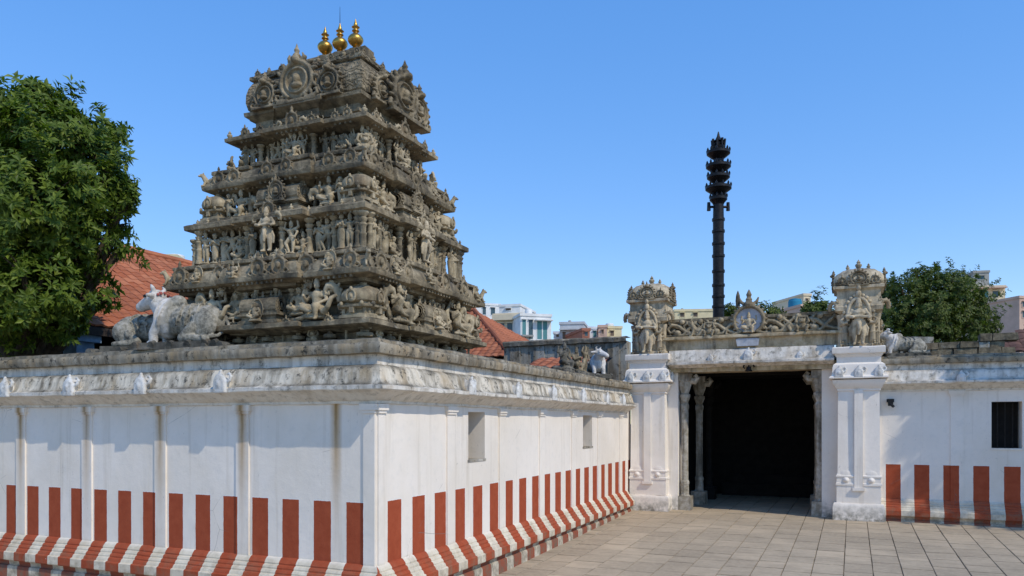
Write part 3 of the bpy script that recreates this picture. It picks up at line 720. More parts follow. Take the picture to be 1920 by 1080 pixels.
# crouching lion in profile for corners of eaves
ln = MB().ell((.1, 0, .34), (.34, .17, .17)).limb([(-.15, 0, .42), (-.28, 0, .66)], (.18, .14)).ell((-.36, 0, .76), (.18, .14, .14)).ell((-.52, 0, .72), (.09, .09, .07)).tube([(.4, 0, .35), (.52, 0, .55), (.46, 0, .78), (.36, 0, .82)], [.05, .05, .045, .04], 8)
for s in (-1, 1): ln.limb([(-.18, s * .1, .35), (-.3, s * .12, .04), (-.4, s * .12, .03)], (.08, .06, .05)).limb([(.3, s * .12, .28), (.16, s * .16, .08), (.02, s * .16, .04)], (.12, .08, .05)).ell((-.3, s * .1, .9), (.04, .04, .07))
F['lion'] = ln
VOX = dict(deity=.012, guard=.012, dwarf=.02, curl=.02, lion=.02)
FM = {}
for k, b in F.items():
    FM[k] = remesh(b, 'statue_' + k, VOX.get(k, .013), 5200 if k in ('deity', 'guard', 'sit', 'wing') else 3600, 1)
    setmat(FM[k], 'stone_warm')
# horseshoe arch (gavaksha): width about 1, height about 1.15 with flame finial
def horseshoe(n=30, deep=.16, seedk=0):
    b = MB()
    ring = [(.40 * math.cos(a), 0, .42 + .40 * math.sin(a)) for a in [R_(-62) + R_(304) * i / n for i in range(n + 1)]]
    b.tube(ring, .055, 8)
    ring2 = [(.27 * math.cos(a), -.02, .42 + .27 * math.sin(a)) for a in [2 * math.pi * i / 24 for i in range(25)]]
    b.tube(ring2, .03, 6)
    b.ext([(.41 * math.cos(a), .42 + .41 * math.sin(a)) for a in [2 * math.pi * i / 24 for i in range(24)]], .0, deep)
    b.ell((0, -.03, .45), (.085, .07, .12)); b.ell((0, -.03, .31), (.14, .07, .06)); b.ell((0, -.06, .47), (.03, .05, .03))
    for i in range(13):
        a = R_(-40) + R_(260) * i / 12
        r = .49
        b.ell((r * math.cos(a), .0, .42 + r * math.sin(a)), (.085, .05, .045), (0, -a + .5, 0))
    b.ell((0, -.05, .86), (.10, .09, .09)); b.lathe([(.06, .92), (.085, .97), (.04, 1.03), (.06, 1.08), (.03, 1.14), (.008, 1.24)], 10)
    for s in (-1, 1):
        b.tube([(s * .22, -.0, .02), (s * .42, -.01, .0), (s * .54, -.01, .06), (s * .52, -.01, .16), (s * .44, -.01, .15)], [.05, .055, .05, .04, .03], 6)
        b.tube([(s * .1, -.02, .82), (s * .2, -.02, .92), (s * .16, -.02, 1.0)], [.04, .035, .02], 6)
    b.box(-.5, .5, -.06, deep, -.07, .0)
    return b
hs_me = remesh(horseshoe(), 'horseshoe_arch', .014, 5200, 1); setmat(hs_me, 'stone')
kd = MB()
kd.ext([(.30 * math.cos(a), .32 + .30 * math.sin(a)) for a in [2 * math.pi * i / 20 for i in range(20)]], .0, .22)
kd.tube([(.30 * math.cos(a), -.02, .32 + .30 * math.sin(a)) for a in [R_(-60) + R_(300) * i / 20 for i in range(21)]], .05, 6)
kd.ell((0, -.05, .33), (.10, .07, .13)); kd.lathe([(.06, .6), (.10, .66), (.05, .74), (.07, .79), (.01, .93)], 10)
for s in (-1, 1): kd.tube([(s * .1, 0, .06), (s * .34, 0, .02), (s * .45, 0, .1), (s * .38, 0, .2)], [.06, .06, .05, .03], 6)
for i in range(7):
    a = R_(-20) + R_(220) * i / 6; kd.ell((.38 * math.cos(a), .0, .32 + .38 * math.sin(a)), (.06, .05, .04), (0, -a, 0))
kudu_me = remesh(kd, 'kudu_ornament', .018, 2200, 1); setmat(kudu_me, 'stone')
# corner shrine (kuta): stepped base, neck, eave, ribbed dome, finial
def kuta(nrib=16):
    b = MB()
    P = 5.0
    b.lathe([(.50, 0), (.50, .07), (.45, .075), (.45, .11), (.36, .12), (.36, .22), (.44, .25), (.51, .27), (.52, .31), (.44, .335), (.38, .34), (.38, .39)], 24, p=P)
    b.lathe([(.40, .38), (.475, .43), (.50, .52), (.48, .62), (.42, .71), (.31, .785), (.18, .83), (.10, .845)], 48, p=2.6, rib=.05, nr=nrib)
    b.lathe([(.15, .83), (.16, .86), (.08, .88), (.10, .93), (.115, .97), (.06, 1.0), (.075, 1.03), (.035, 1.07), (.012, 1.17)], 12)
    for k in range(4):
        m = Matrix.Rotation(k * math.pi / 2, 4, 'Z')
        q = MB().ell((0, -.49, .52), (.13, .05, .14)).tube([(.13 * math.cos(a), -.52, .53 + .14 * math.sin(a)) for a in [R_(-50) + R_(280) * i / 14 for i in range(15)]], .028, 6).ell((0, -.52, .70), (.045, .04, .06)).ell((0, -.54, .53), (.045, .03, .06))
        q.box(-.06, .06, -.52, -.38, .12, .26)
        for s in (-.3, .3): q.box(s - .04, s + .04, -.40, -.30, .12, .24).ell((s, -.5, .345), (.05, .05, .06))
        b.add(q, m)
    return b
kuta_me = kuta().mesh('corner_shrine', 35); setmat(kuta_me, 'stone_warm')
# oblong shrine (sala), length 2, with arch in front and at both ends
def sala(ln_=1.0):
    b = MB()
    def bx(o, z0, z1): b.box(-ln_ - o, ln_ + o, -.42 - o, .42 + o, z0, z1)
    bx(.08, 0, .07); bx(.03, .071, .11); bx(-.05, .111, .22); bx(.02, .221, .25); bx(.10, .251, .31); bx(.0, .311, .38)
    pr = [(.40, .38), (.47, .43), (.50, .52), (.48, .62), (.40, .73), (.26, .82), (.10, .86), (-.10, .86), (-.26, .82), (-.40, .73), (-.48, .62), (-.50, .52), (-.47, .43), (-.40, .38)]
    n = 14; o = []
    for i in range(n + 1):
        xx = -ln_ + 2 * ln_ * i / n
        o += [(xx, -y, z) for y, z in pr]
    k = len(pr)
    b.poly(o, [(i * k + j, (i + 1) * k + j, (i + 1) * k + j + 1, i * k + j + 1) for i in range(n) for j in range(k - 1)] + [tuple(range(k)), tuple(range(n * k + k - 1, n * k - 1, -1))])
    for i in range(-2, 3): b.lathe([(.07, .85), (.09, .9), (.05, .95), (.06, 1.0), (.01, 1.08)], 8, (i * ln_ * .45, 0, 0))
    for i in (-1, 1):
        b.add(horseshoe(20, .05), Matrix.Translation((i * ln_, 0, .36)) @ Matrix.Rotation(i * math.pi / 2, 4, 'Z') @ Matrix.Diagonal((.85, .6, .52, 1)))
    return b
sala_me = sala().mesh('oblong_shrine', 35); setmat(sala_me, 'stone')
pil_me = MB().lathe([(.17, 0), (.17, .06), (.13, .07), (.13, .11), (.10, .13), (.095, .40), (.11, .42), (.11, .45), (.085, .47), (.09, .62), (.125, .66), (.125, .69), (.08, .72), (.13, .80), (.14, .83), (.08, .86), (.15, .93), (.17, .95), (.17, 1.0)], 12).mesh('pilaster', 40); setmat(pil_me, 'stone_warm')
bal_me = MB().lathe([(.3, 0), (.3, .1), (.18, .15), (.32, .4), (.30, .55), (.14, .65), (.2, .75), (.06, .95), (.02, 1.05)], 10).mesh('small_finial', 50); setmat(bal_me, 'stone_warm')
cushion_me = MB().lathe([(.30, 0), (.30, .15), (.16, .2), (.16, .3), (.46, .38), (.5, .5), (.46, .62), (.2, .68), (.2, .8), (.4, .86), (.4, 1.0)], 14).mesh('cushion_pillar', 45); setmat(cushion_me, 'stone')

# ------------------------------------------------------------------ the tower
TC = (-2.0, 1.9)
tower = thing('temple_tower', 'tall grey carved stone temple tower with tiers of statues and a barrel roof', 'temple tower')
def tplan(a, b, cw=.34, m=.30, r=.06, p=.06):
    """rectangle half-sizes a,b with corner bays (cw share) and a projecting centre bay (m share)"""
    pts = []
    def side(h, d, fx):
        c = h * (1 - cw); mm = h * m
        for u, o in ((-h, 0), (-c, 0), (-c, -r), (-mm, -r), (-mm, p), (mm, p), (mm, -r), (c, -r), (c, 0)): pts.append(fx(u, d + o))
    side(a, b, lambda u, d: (TC[0] + u, TC[1] - d)); side(b, a, lambda u, d: (TC[0] + d, TC[1] + u))
    side(a, b, lambda u, d: (TC[0] - u, TC[1] + d)); side(b, a, lambda u, d: (TC[0] - d, TC[1] - u))
    return pts
S1 = dict(a=1.45, b=1.35); S2 = dict(a=1.30, b=1.19); S2U = dict(a=1.12, b=.97); S3 = dict(a=.97, b=.71)
st1 = MB().sweep(tplan(1.45, 1.35), [(.10, 3.0), (.10, 3.10), (.14, 3.11), (.14, 3.14), (.04, 3.15), (-.03, 3.16), (-.03, 3.24), (.10, 3.26), (.12, 3.28), (.20, 3.29), (.24, 3.30), (.255, 3.31), (.255, 3.365), (.22, 3.38), (.12, 3.385), (.12, 3.43), (.06, 3.44), (.0, 3.47), (-.09, 3.475), (-.09, 3.62), (-.05, 3.63), (-.05, 3.66), (-.09, 3.67), (-.09, 3.80), (-.04, 3.81), (-.04, 3.84), (.02, 3.845), (.07, 3.86), (.08, 3.895), (.18, 3.915), (.238, 3.925), (.243, 3.935), (.248, 3.985), (.225, 3.99), (.222, 4.01), (.205, 4.012), (.20, 4.06), (.18, 4.11), (.145, 4.15), (.11, 4.165), (.11, 4.185), (.14, 4.19), (.15, 4.20), (.15, 4.24), (.13, 4.25), (-.15, 4.255)], True, .09, .010, 5, True).build('lower_storey', 'stone', tower, smooth=35)
st2 = MB().sweep(tplan(1.30, 1.19), [(.16, 4.24), (.16, 4.275), (.12, 4.285), (.12, 4.30), (.0, 4.305), (-.09, 4.31), (-.09, 4.68), (-.02, 4.69), (.05, 4.73), (.12, 4.75), (.19, 4.763), (.202, 4.77), (.206, 4.83), (.18, 4.85), (.12, 4.86), (.12, 4.88), (.08, 4.89), (.08, 4.92), (-.15, 4.925)], True, .09, .010, 5, True).build('middle_storey', 'stone', tower, smooth=35)
st2u = MB().sweep(tplan(1.12, .97), [(.05, 4.90), (.05, 4.97), (-.04, 4.98), (-.10, 4.99), (-.10, 5.24), (-.03, 5.25), (.06, 5.30), (.16, 5.34), (.232, 5.355), (.24, 5.365), (.246, 5.41), (.225, 5.42), (.22, 5.45), (.20, 5.455), (.195, 5.51), (.165, 5.55), (.12, 5.57), (.12, 5.585), (.15, 5.59), (.155, 5.60), (.155, 5.635), (.13, 5.65), (-.15, 5.66)], True, .08, .010, 5, True).build('shrine_row', 'stone', tower, smooth=35)
st3 = MB().sweep(tplan(.97, .71), [(.15, 5.64), (.15, 5.69), (.12, 5.70), (.12, 5.74), (.0, 5.75), (-.10, 5.755), (-.10, 6.02), (.0, 6.04), (.12, 6.08), (.22, 6.10), (.235, 6.105), (.24, 6.155), (.20, 6.175), (.15, 6.20), (.10, 6.215), (.10, 6.23), (-.05, 6.24)], True, .08, .009, 5, True).build('upper_storey', 'stone', tower, smooth=35)
neck = MB().sweep(tplan(.86, .63, .3, .3, .02, .08), [(.0, 6.2), (0, 6.29), (.06, 6.31), (.065, 6.35), (.03, 6.37), (.03, 6.43), (.10, 6.47), (.145, 6.495), (.15, 6.545), (.10, 6.56), (-.05, 6.565)], True, .08, .007, 5, True).build('neck', 'stone', tower, smooth=35)
rect = [(TC[0] - .93, TC[1] - .67), (TC[0] + .93, TC[1] - .67), (TC[0] + .93, TC[1] + .67), (TC[0] - .93, TC[1] + .67)]
troof = MB().sweep(rect, [(-.02, 6.55), (.05, 6.60), (.075, 6.70), (.07, 6.82), (.045, 6.92), (.01, 7.0), (-.01, 7.02), (.03, 7.03), (.04, 7.045), (.035, 7.085), (.0, 7.095), (-.03, 7.10), (-.03, 7.14), (-.06, 7.15), (-.16, 7.165), (-.42, 7.17)], True, .07, .010, 6, True).build('barrel_roof', 'stone_carved', tower, smooth=40)

def pface(par, kind, face, dims, u, z, out, sc, name=None, dr=0.0):
    a, b = dims
    me = {'kudu': kudu_me, 'arch': hs_me, 'kuta': kuta_me, 'sala': sala_me, 'pil': pil_me, 'bal': bal_me, 'cush': cushion_me}.get(kind) or FM[kind]
    nm = name or {'kudu': 'medallion', 'arch': 'horseshoe_arch', 'kuta': 'corner_shrine', 'sala': 'oblong_shrine', 'pil': 'pilaster', 'bal': 'finial', 'cush': 'cushion_pillar', 'curl': 'makara_scroll', 'lion': 'lion_figure', 'dwarf': 'dwarf_figure'}.get(kind, 'statue')
    x, y, r = {'F': (TC[0] + u, TC[1] - b - out, 0), 'R': (TC[0] + a + out, TC[1] + u, R_(90)), 'K': (TC[0] - u, TC[1] + b + out, R_(180)), 'L': (TC[0] - a - out, TC[1] - u, R_(-90))}[face]
    if kind == 'kudu' and par is not troof: sc *= 1.28; out += .02
    if kind in FM and kind not in ('dwarf', 'curl', 'lion') and not isinstance(sc, tuple): sc *= 1.06; out += .045
    return place(me, nm, None, par, (x, y, z), r + dr, sc)
rt = random.Random(11)
J = lambda s=.05: rt.uniform(-s, s)
FACES = ('F', 'R', 'L', 'K')
VISF = ('F', 'R')
for face in FACES:
    full = face in VISF
    def h_of(S): return S[0] if face in 'FK' else S[1]
    # --- lower storey
    D = (1.45, 1.35); H = h_of(D)
    if full:
        n = 13 if face == 'F' else 12
        for i in range(n):
            u = -H * 1.02 + 2.04 * H * i / (n - 1)
            pface(st1, ('cush', 'dwarf', 'cush', 'pil')[i % 4], face, D, u, 3.10, .06, (.17, .17, .19) if i % 4 != 1 else .2, dr=J())
        # lower deities between corner and centre
        for s in (-1, 1):
            pface(st1, 'deity', face, D, s * H * .60, 3.40, .14, .56 if s == 1 or face == 'R' else .54, dr=J(.1))
            pface(st1, 'halo', face, D, s * H * .36, 3.47, .07, .44, dr=J(.1))
            pface(st1, 'dwarf', face, D, s * H * .50, 3.79, .12, .16)
            pface(st1, 'curl', face, D, s * H * .74, 3.62, .12, (s * .3, .3, .34))
            pface(st1, 'pil', face, D, s * H * .26, 3.47, .05, (.30, .26, .36))
        for i in (-1, 0, 1): pface(st1, 'sala' if i == 0 else 'pil', face, D, i * .16, 3.385, .16 if i == 0 else .10, (.30, .22, .40) if i == 0 else (.2, .2, .46))
        pface(st1, 'halo', face, D, 0, 3.40, .30, .30)
        # kapota ornaments: medallions and small seated figures
        n = 9 if face == 'F' else 8
        for i in range(n):
            u = -H * .98 + 1.96 * H * i / (n - 1)
            cen = abs(u) < H * .3
            k = ('kudu', 'halo', 'kudu', 'sit', 'kudu', 'kudu')[i % 6] if not (face == 'F' and i == n - 1) else 'kudu'
            pface(st1, k, face, D, u + J(.03), 3.985, .215 + (.06 if cen else (-.05 if H * .36 < abs(u) < H * .62 else 0)), (.27 if k == 'kudu' else .26) + J(.02), dr=J(.08))
        for i in range(n - 1):
            u = -H * .92 + 1.84 * H * (i + .5) / (n - 1)
            pface(st1, 'bal', face, D, u, 3.985, .22 - (.05 if H * .3 < abs(u) < H * .66 else 0), .06)
    # --- middle storey
    D = (1.30, 1.19); H = h_of(D)
    if full:
        seq = [(-1.0, 'pil', .46, .12), (-.92, 'stand', .43, .10), (-.80, 'fold', .40, .09), (-.70, 'robe', .44, .05), (-.60, 'dance', .42, .04), (-.47, 'halo', .36, .06), (-.36, 'pil', .45, .08),
               (-.24, 'fold', .40, .16), (-.12, 'pil', .44, .13), (0, 'guard', .54, .24), (.12, 'pil', .44, .13), (.25, 'dance', .40, .16), (.36, 'sit', .34, .08), (.43, 'pil', .45, .08), (.53, 'fold', .40, .05), (.62, 'dance', .43, .04), (.72, 'pil', .45, .05), (.83, 'robe', .45, .10), (.93, 'stand', .42, .10), (1.02, 'pil', .46, .10)]
        if face == 'R': seq = [(u * .99, {'robe': 'stand', 'stand': 'robe', 'dance': 'fold', 'fold': 'dance'}.get(k, k), s, o) for u, k, s, o in seq]
        for u, k, s, o in seq:
            sc = (.42, .42, s) if k == 'pil' else s
            pface(st2, k, face, D, u * H, 4.295 if abs(u) > .2 or k == 'pil' else 4.33, o, sc, dr=J(.12))
        # pedestal and canopy of the central deity
        pface(st2, 'dwarf', face, D, -.12, 4.16, .24, .16); pface(st2, 'dwarf', face, D, .12, 4.16, .24, .16)
        for s in (-1, 1): pface(st2, 'curl', face, D, s * .17, 4.68, .20, (-s * .26, .26, .26)); pface(st2, 'lion', face, D, s * .22, 4.20, .24, (s * .18, .18, .18))
        pface(st2, 'kudu', face, D, 0, 4.80, .22, .24)
        n = 15
        for i in range(n):
            u = -H + 2 * H * i / (n - 1); o = .185 + (.06 if abs(u) < H * .3 else (-.06 if abs(u) < H * .65 else 0))
            pface(st2, 'bal', face, D, u, 4.85, o - .03, .075 + J(.012))
    # --- row of shrines
    D = (1.12, .97); H = h_of(D)
    if full:
        for s in (-1, 1):
            pface(st2u, 'sit', face, D, s * H * .66, 4.93, .12, .46, dr=J(.15))
            pface(st2u, 'curl', face, D, s * H * .46, 4.96, .10, (s * .30, .30, .36))
            pface(st2u, 'fold', face, D, s * H * .84, 4.93, .16, .34)
            pface(st2u, 'curl', face, D, s * H * .80, 5.14, .08, (s * .2, .2, .22))
            pface(st2u, 'pil', face, D, s * H * .55, 4.95, .02, (.26, .26, .30))
        pface(st2u, 'sala', face, D, 0, 4.92, .14, (.34, .30, .42)); pface(st2u, 'arch', face, D, 0, 5.06, .30, (.30, .3, .30))
        n = 8 if face == 'F' else 7
        for i in range(n):
            u = -H * .98 + 1.96 * H * i / (n - 1); cen = abs(u) < H * .3
            k = ('kudu', 'kudu', 'halo')[i % 3]
            pface(st2u, k, face, D, u + J(.03), 5.41, .21 + (.06 if cen else (-.05 if H * .34 < abs(u) < H * .64 else 0)), .23 + J(.02), dr=J(.08))
    # --- upper storey
    D = (.97, .71); H = h_of(D)
    if full:
        seq = [(-.98, 'robe', .34, .08), (-.86, 'stand', .34, .07), (-.72, 'pil', .32, .06), (-.55, 'pil', .32, .0), (-.42, 'dance', .32, .03), (-.26, 'pil', .32, .09), (0, 'sit', .40, .16), (.26, 'pil', .32, .09), (.42, 'stand', .33, .03), (.56, 'robe', .33, .03), (.68, 'fold', .26, .04), (.76, 'halo', .27, .10)]
        for u, k, s, o in seq: pface(st3, k, face, D, u * H, 5.725, o, (.34, .34, s) if k == 'pil' else s, dr=J(.12))
        for s in (-1, 1): pface(st3, 'curl', face, D, s * .15, 6.02, .16, (-s * .22, .22, .22)); pface(st3, 'dance', face, D, s * .13, 5.73, .18, .27)
        pface(st3, 'dwarf', face, D, 0, 5.60, .22, .17)
        pface(st3, 'kudu', face, D, 0, 6.12, .24, .26); pface(st3, 'lion', face, D, H * .42, 6.16, .16, .11); pface(st3, 'lion', face, D, -H * .42, 6.16, .16, (-.11, .11, .11))
        for s in (-1, 1): pface(st3, 'curl', face, D, s * .2, 6.13, .24, (s * .16, .16, .16))
        for i in range(9):
            u = -H + 2 * H * i / 8
            pface(st3, 'bal', face, D, u, 5.655, .15, .07)
    # --- barrel roof arches
    D = (.93, .67); H = h_of(D)
    if face == 'F':
        for u, s, o in ((-.02, .66, .15), (-.60, .43, .13), (.50, .42, .13)): pface(troof, 'arch', face, D, u, 6.56 if s > .4 else 6.57, o, (s, .75, s * .95), dr=J(.04))
        for i in range(9): pface(troof, 'bal' if i % 2 else 'kudu', face, D, -.86 + 1.72 * i / 8, 7.09, -.01, .10 if i % 2 else .13)
    elif full:
        pface(troof, 'arch', face, D, .12, 6.50, .20, (.74, .9, .64)); pface(troof, 'arch', face, D, .52, 6.50, .20, (.52, .8, .50)); pface(troof, 'arch', face, D, -.34, 6.53, .12, (.40, .7, .40))
        for i in range(6): pface(troof, 'bal' if i % 2 else 'kudu', face, D, -.58 + 1.16 * i / 5, 7.09, -.01, .10 if i % 2 else .13)
    else:
        pface(troof, 'arch', face, D, 0, 6.52, .12, (.56, .7, .52))
    if face == 'L': pface(troof, 'arch', face, D, .38, 6.54, .10, (.44, .6, .42))
    # --- sparse storeys on the hidden faces
    if not full:
        for S, par, z, s in (((1.45, 1.35), st1, 3.40, .5), ((1.30, 1.19), st2, 4.29, .43), ((.97, .71), st3, 5.72, .32)):
            for u in (-.8, -.4, 0, .4, .8): pface(par, ('stand', 'sit', 'robe')[int(u * 5) % 3], face, S, u * h_of(S), z, .1, s)
# corner shrines, corner figures and eave lions
for sx in (-1, 1):
    for sy in (-1, 1):
        place(kuta_me, 'corner_shrine', None, st1, (TC[0] + sx * 1.43, TC[1] + sy * 1.33, 3.385), 0, (.50, .50, .50))
        place(kuta_me, 'corner_shrine', None, st2u, (TC[0] + sx * 1.19, TC[1] + sy * 1.06, 4.92), 0, (.42, .42, .44))
        ang = math.atan2(sy, sx) + R_(90)
        place(FM['wing'], 'statue', None, st3, (TC[0] + sx * 1.0, TC[1] + sy * .74, 5.72), ang, .42)
        place(FM['lion'], 'lion_figure', None, st1, (TC[0] + sx * 1.62, TC[1] + sy * 1.52, 4.0), ang - R_(90), (-.22, .22, .22))
        place(FM['lion'], 'lion_figure', None, st2u, (TC[0] + sx * 1.30, TC[1] + sy * 1.14, 5.42), ang - R_(90), (-.24, .2, .2))
        place(FM['dwarf'], 'dwarf_figure', None, st3, (TC[0] + sx * 1.12, TC[1] + sy * .86, 5.63), ang, .27)
        place(bal_me, 'finial', None, st3, (TC[0] + sx * 1.15, TC[1] + sy * .90, 6.15), 0, .12)
        place(pil_me, 'pilaster', None, st2, (TC[0] + sx * 1.40, TC[1] + sy * 1.29, 4.25), 0, (.42, .42, .40 if sx < 0 else .5))
# bead and petal rows too small to pick apart
def beads(par, plan_, off, z, step, sz, box=False):
    P = [Vector(p) for p in plan_]; n = len(P); b = MB()
    for i in range(n):
        a, c = P[i], P[(i + 1) % n]; d = (c - a)
        if d.length < .1: continue
        nr = Vector((d.y, -d.x)).normalized(); k = max(1, int(d.length / step))
        for j in range(k):
            q = a.lerp(c, (j + .5) / k) + nr * off; s_ = sz * rt.uniform(.8, 1.15)
            if box: b.box(q.x - s_, q.x + s_, q.y - s_, q.y + s_, z - s_ * 1.3, z + s_ * 1.3)
            else: b.ell((q.x, q.y, z), (s_, s_, s_ * 1.25), None, 6, 4)
    o_ = b.build('bead_row', 'stone', par); o_['kind'] = 'stuff'
for par, (a_, b_), off, z in ((st1, (1.45, 1.35), .20, 3.905), (st2, (1.30, 1.19), .15, 4.75), (st2u, (1.12, .97), .19, 5.338), (st3, (.97, .71), .18, 6.088)): beads(par, tplan(a_, b_), off, z, .075, .015, True)
# kudus on the top eave
for face in VISF:
    H = .97 if face == 'F' else .71
    for u in (-.9, -.66, .3, .66, .9): pface(st3, 'kudu', face, (.97, .71), u * H, 6.15, .19 - (.05 if abs(u) == .66 else 0), .15)
    for u in (-.8, -.3, .3, .75): pface(st1, 'kudu', face, (1.45, 1.35), u * (1.45 if face == 'F' else 1.35), 3.31, .23, .14)
for face in VISF:
    for par, D, z, o_, ss, n in ((st1, (1.45, 1.35), 3.47, .0, .34, 9), (st2, (1.30, 1.19), 4.29, -.03, .36, 13), (st2u, (1.12, .97), 4.97, -.03, .32, 11), (st3, (.97, .71), 5.74, -.03, .27, 11)):
        H = D[0] if face == 'F' else D[1]
        for i in range(n):
            u = -H * .9 + 1.8 * H * (i + .5) / n + J(.03)
            k = rt.choice(('fold', 'robe', 'stand', 'pil', 'pil', 'halo'))
            pface(par, k, face, D, u, z, o_, (ss * .8, ss * .8, ss * 1.15) if k == 'pil' else ss * (.8 if k == 'halo' else 1), dr=J(.2))
# gilded finials
kal = [(.05, 0), (.055, .012), (.035, .02), (.03, .035), (.042, .042), (.034, .05), (.05, .06), (.082, .085), (.104, .12), (.108, .145), (.10, .17), (.075, .20), (.045, .222), (.032, .235), (.03, .25), (.05, .262), (.048, .272), (.03, .28), (.028, .295), (.045, .308), (.056, .318), (.04, .326), (.026, .333), (.03, .35), (.02, .375), (.010, .41), (.003, .435)]
kal_me = MB().lathe(kal, 28).mesh('golden_finial', 60); setmat(kal_me, 'gold')
MB().box(-2.2, -1.12, 1.40, 1.62, 7.12, 7.27).rough(.008, 6).build('finial_plinth', 'stone', troof)
for xx in (-1.865, -1.61, -1.345):
    k = place(kal_me, 'golden_finial', None, tower, (xx, 1.5, 7.295))
    MB().lathe([(.10, 0), (.10, .02), (.08, .03)], 16).build('collar', 'stone', k, (0, 0, -.028))
MB().tube([(-1.61, 1.5, 7.71), (-1.61, 1.5, 7.96)], [.005, .002], 6).build('lightning_rod', 'iron', tower)

# ------------------------------------------------------------------ bulls
def bull(name, turn=0.0, legs='sit'):
    b = MB()
    b.ell((.14, 0, .34), (.52, .25, .25)).ell((-.30, 0, .40), (.24, .23, .32)).ell((.40, 0, .33), (.28, .27, .25))
    b.ell((-.16, 0, .62), (.15, .10, .13)).cap((-.32, 0, .46), (-.48, 0, .62), .20, .15)
    b.ell((-.44, 0, .42), (.13, .10, .26), (0, .25, 0))
    T = Matrix.Translation((-.54, 0, .69)) @ Matrix.Rotation(turn, 4, 'Z')
    h = MB().cap((.02, 0, .02), (-.26, 0, -.07), .135, .088).ell((-.30, 0, -.09), (.085, .085, .075)).ell((.0, 0, .05), (.13, .125, .11))
    for s in (-1, 1):
        h.limb([(.04, s * .08, .11), (.05, s * .12, .17), (.01, s * .11, .215)], (.042, .032, .014)).cap((.05, s * .12, .05), (.12, s * .27, .03), .045, .03).ell((-.09, s * .108, .045), (.035, .022, .026)).ell((-.345, s * .045, -.075), (.018, .015, .015))
    h.tube([(-.35, -.05, -.125), (-.385, 0, -.12), (-.35, .05, -.125)], .012, 6)
    b.add(h, T)
    for s in (-1, 1):
        b.limb([(-.36, s * .14, .34), (-.47, s * .15, .16), (-.47, s * .15, .02)], (.10, .072, .062)).ell((-.50, s * .15, .025), (.085, .06, .04))
        b.ell((.44, s * .22, .26), (.22, .10, .21), (0, -.3, 0)).limb([(.30, s * .28, .22), (.14, s * .30, .07), (.42, s * .33, .05), (.56, s * .33, .04)], (.085, .07, .055, .045)).ell((.14, s * .30, .07), (.07, .06, .06))
    b.tube([(.66, 0, .42), (.74, -.05, .25), (.66, -.2, .1), (.5, -.38, .06)], [.035, .03, .028, .04], 8)
    # garlands, collar and saddle cloth edges
    for r_, x_, z_ in ((.225, -.38, .46), (.25, -.31, .40)):
        b.tube([(x_ - .08 * math.sin(a), r_ * math.cos(a), z_ - r_ * 1.15 * math.sin(a) * .9) for a in [2 * math.pi * i / 28 for i in range(29)]], .022, 6)
    for x_ in (.02, .16, .30):
        b.tube([(x_ + .03 * math.sin(3 * a), .268 * math.cos(a) * (1 if x_ < .3 else .98), .34 + .262 * math.sin(a)) for a in [R_(-20) + R_(220) * i / 20 for i in range(21)]], .018, 6)
    for s in (-1, 1):
        for k in range(3):
            cx, cz = .02 + .14 * k, .40
            b.tube([(cx + (.055 - .004 * i) * math.cos(i * .7), s * (.262 - .004 * k), cz + (.055 - .004 * i) * math.sin(i * .7)) for i in range(12)], .016, 6)
    return remesh(b, name, .012, 14000, 1)
bull_me = bull('stone_bull', -.15); setmat(bull_me, 'bull')
bull2_me = bull('stone_bull_b', .75); setmat(bull2_me, 'bull')
def bull_thing(me, label, loc, rz, sc, turn, garland=True, plinth=True):
    t = thing('stone_bull', label, 'statue', 'stone bulls on the wall tops', loc, rz)
    body = place(me, 'body', None, t, (0, 0, .05), 0, sc)
    if garland:
        cs, sn = math.cos(turn), math.sin(turn)
        for s in (-1, 1):
            hx, hy, hz = -.10, s * .125, .05
            MB().ell((0, 0, 0), (.035, .014, .024)).build('eye', 'eye', body, (-.54 + cs * hx - sn * hy, sn * hx + cs * hy, .69 + hz), turn)
        g_ = MB()
        for i in range(9):
            a = R_(55) + R_(70) * i / 8
            g_.ell((-.42 + .03 * math.sin(i * 2), .17 * math.cos(a) * 1.08, .60 + .19 * math.sin(a)), (.022, .022, .022), None, 8, 6)
        g_.build('flower_garland', 'red', body)
    if plinth:
        p = MB().box(-.62 * sc, .78 * sc, -.40 * sc, .40 * sc, -.04, .055)
        for xx in (-.58, -.3, 0, .3, .6, .74): p.tube([(xx * sc, -.42 * sc, .02), (xx * sc, -.34 * sc, .05)], [.05 * sc, .04 * sc], 8)
        p.rough(.014, 7).build('plinth', 'stone_dark', t)
    return t
bull_thing(bull_me, 'larger white-fronted stone bull lying on the wall, below the left side of the tower', (-3.22, .30, 3.11), R_(10), .90, -.15)
bull_thing(bull2_me, 'smaller stone bull half hidden behind the larger one, nearest the tree', (-4.02, .46, 3.11), R_(200), .78, .75)
slab_b = MB().box(-4.80, -2.28, .06, .9, 3.065, 3.105)
for i in range(9): slab_b.tube([(-4.74 + .3 * i, -.02 + .03 * (i % 2), 3.085), (-4.74 + .3 * i, .12, 3.09)], [.055, .05], 8)
slab_b.rough(.02, 6)
tag(slab_b.build('statue_slab', 'stone_dark'), 'rough dark stone slab with scrolled edge under the pair of bulls', 'plinth')
bull_thing(bull2_me, 'grey and white stone bull sitting on the side wall just left of the gate', (-.22, 8.95, 3.10), R_(118), .66, .75, False)
bull_thing(bull_me, 'stone bull lying on the right-hand wall beside the gate pillar', (5.98, L + .22, 3.53), R_(14), .62, -.15, False)
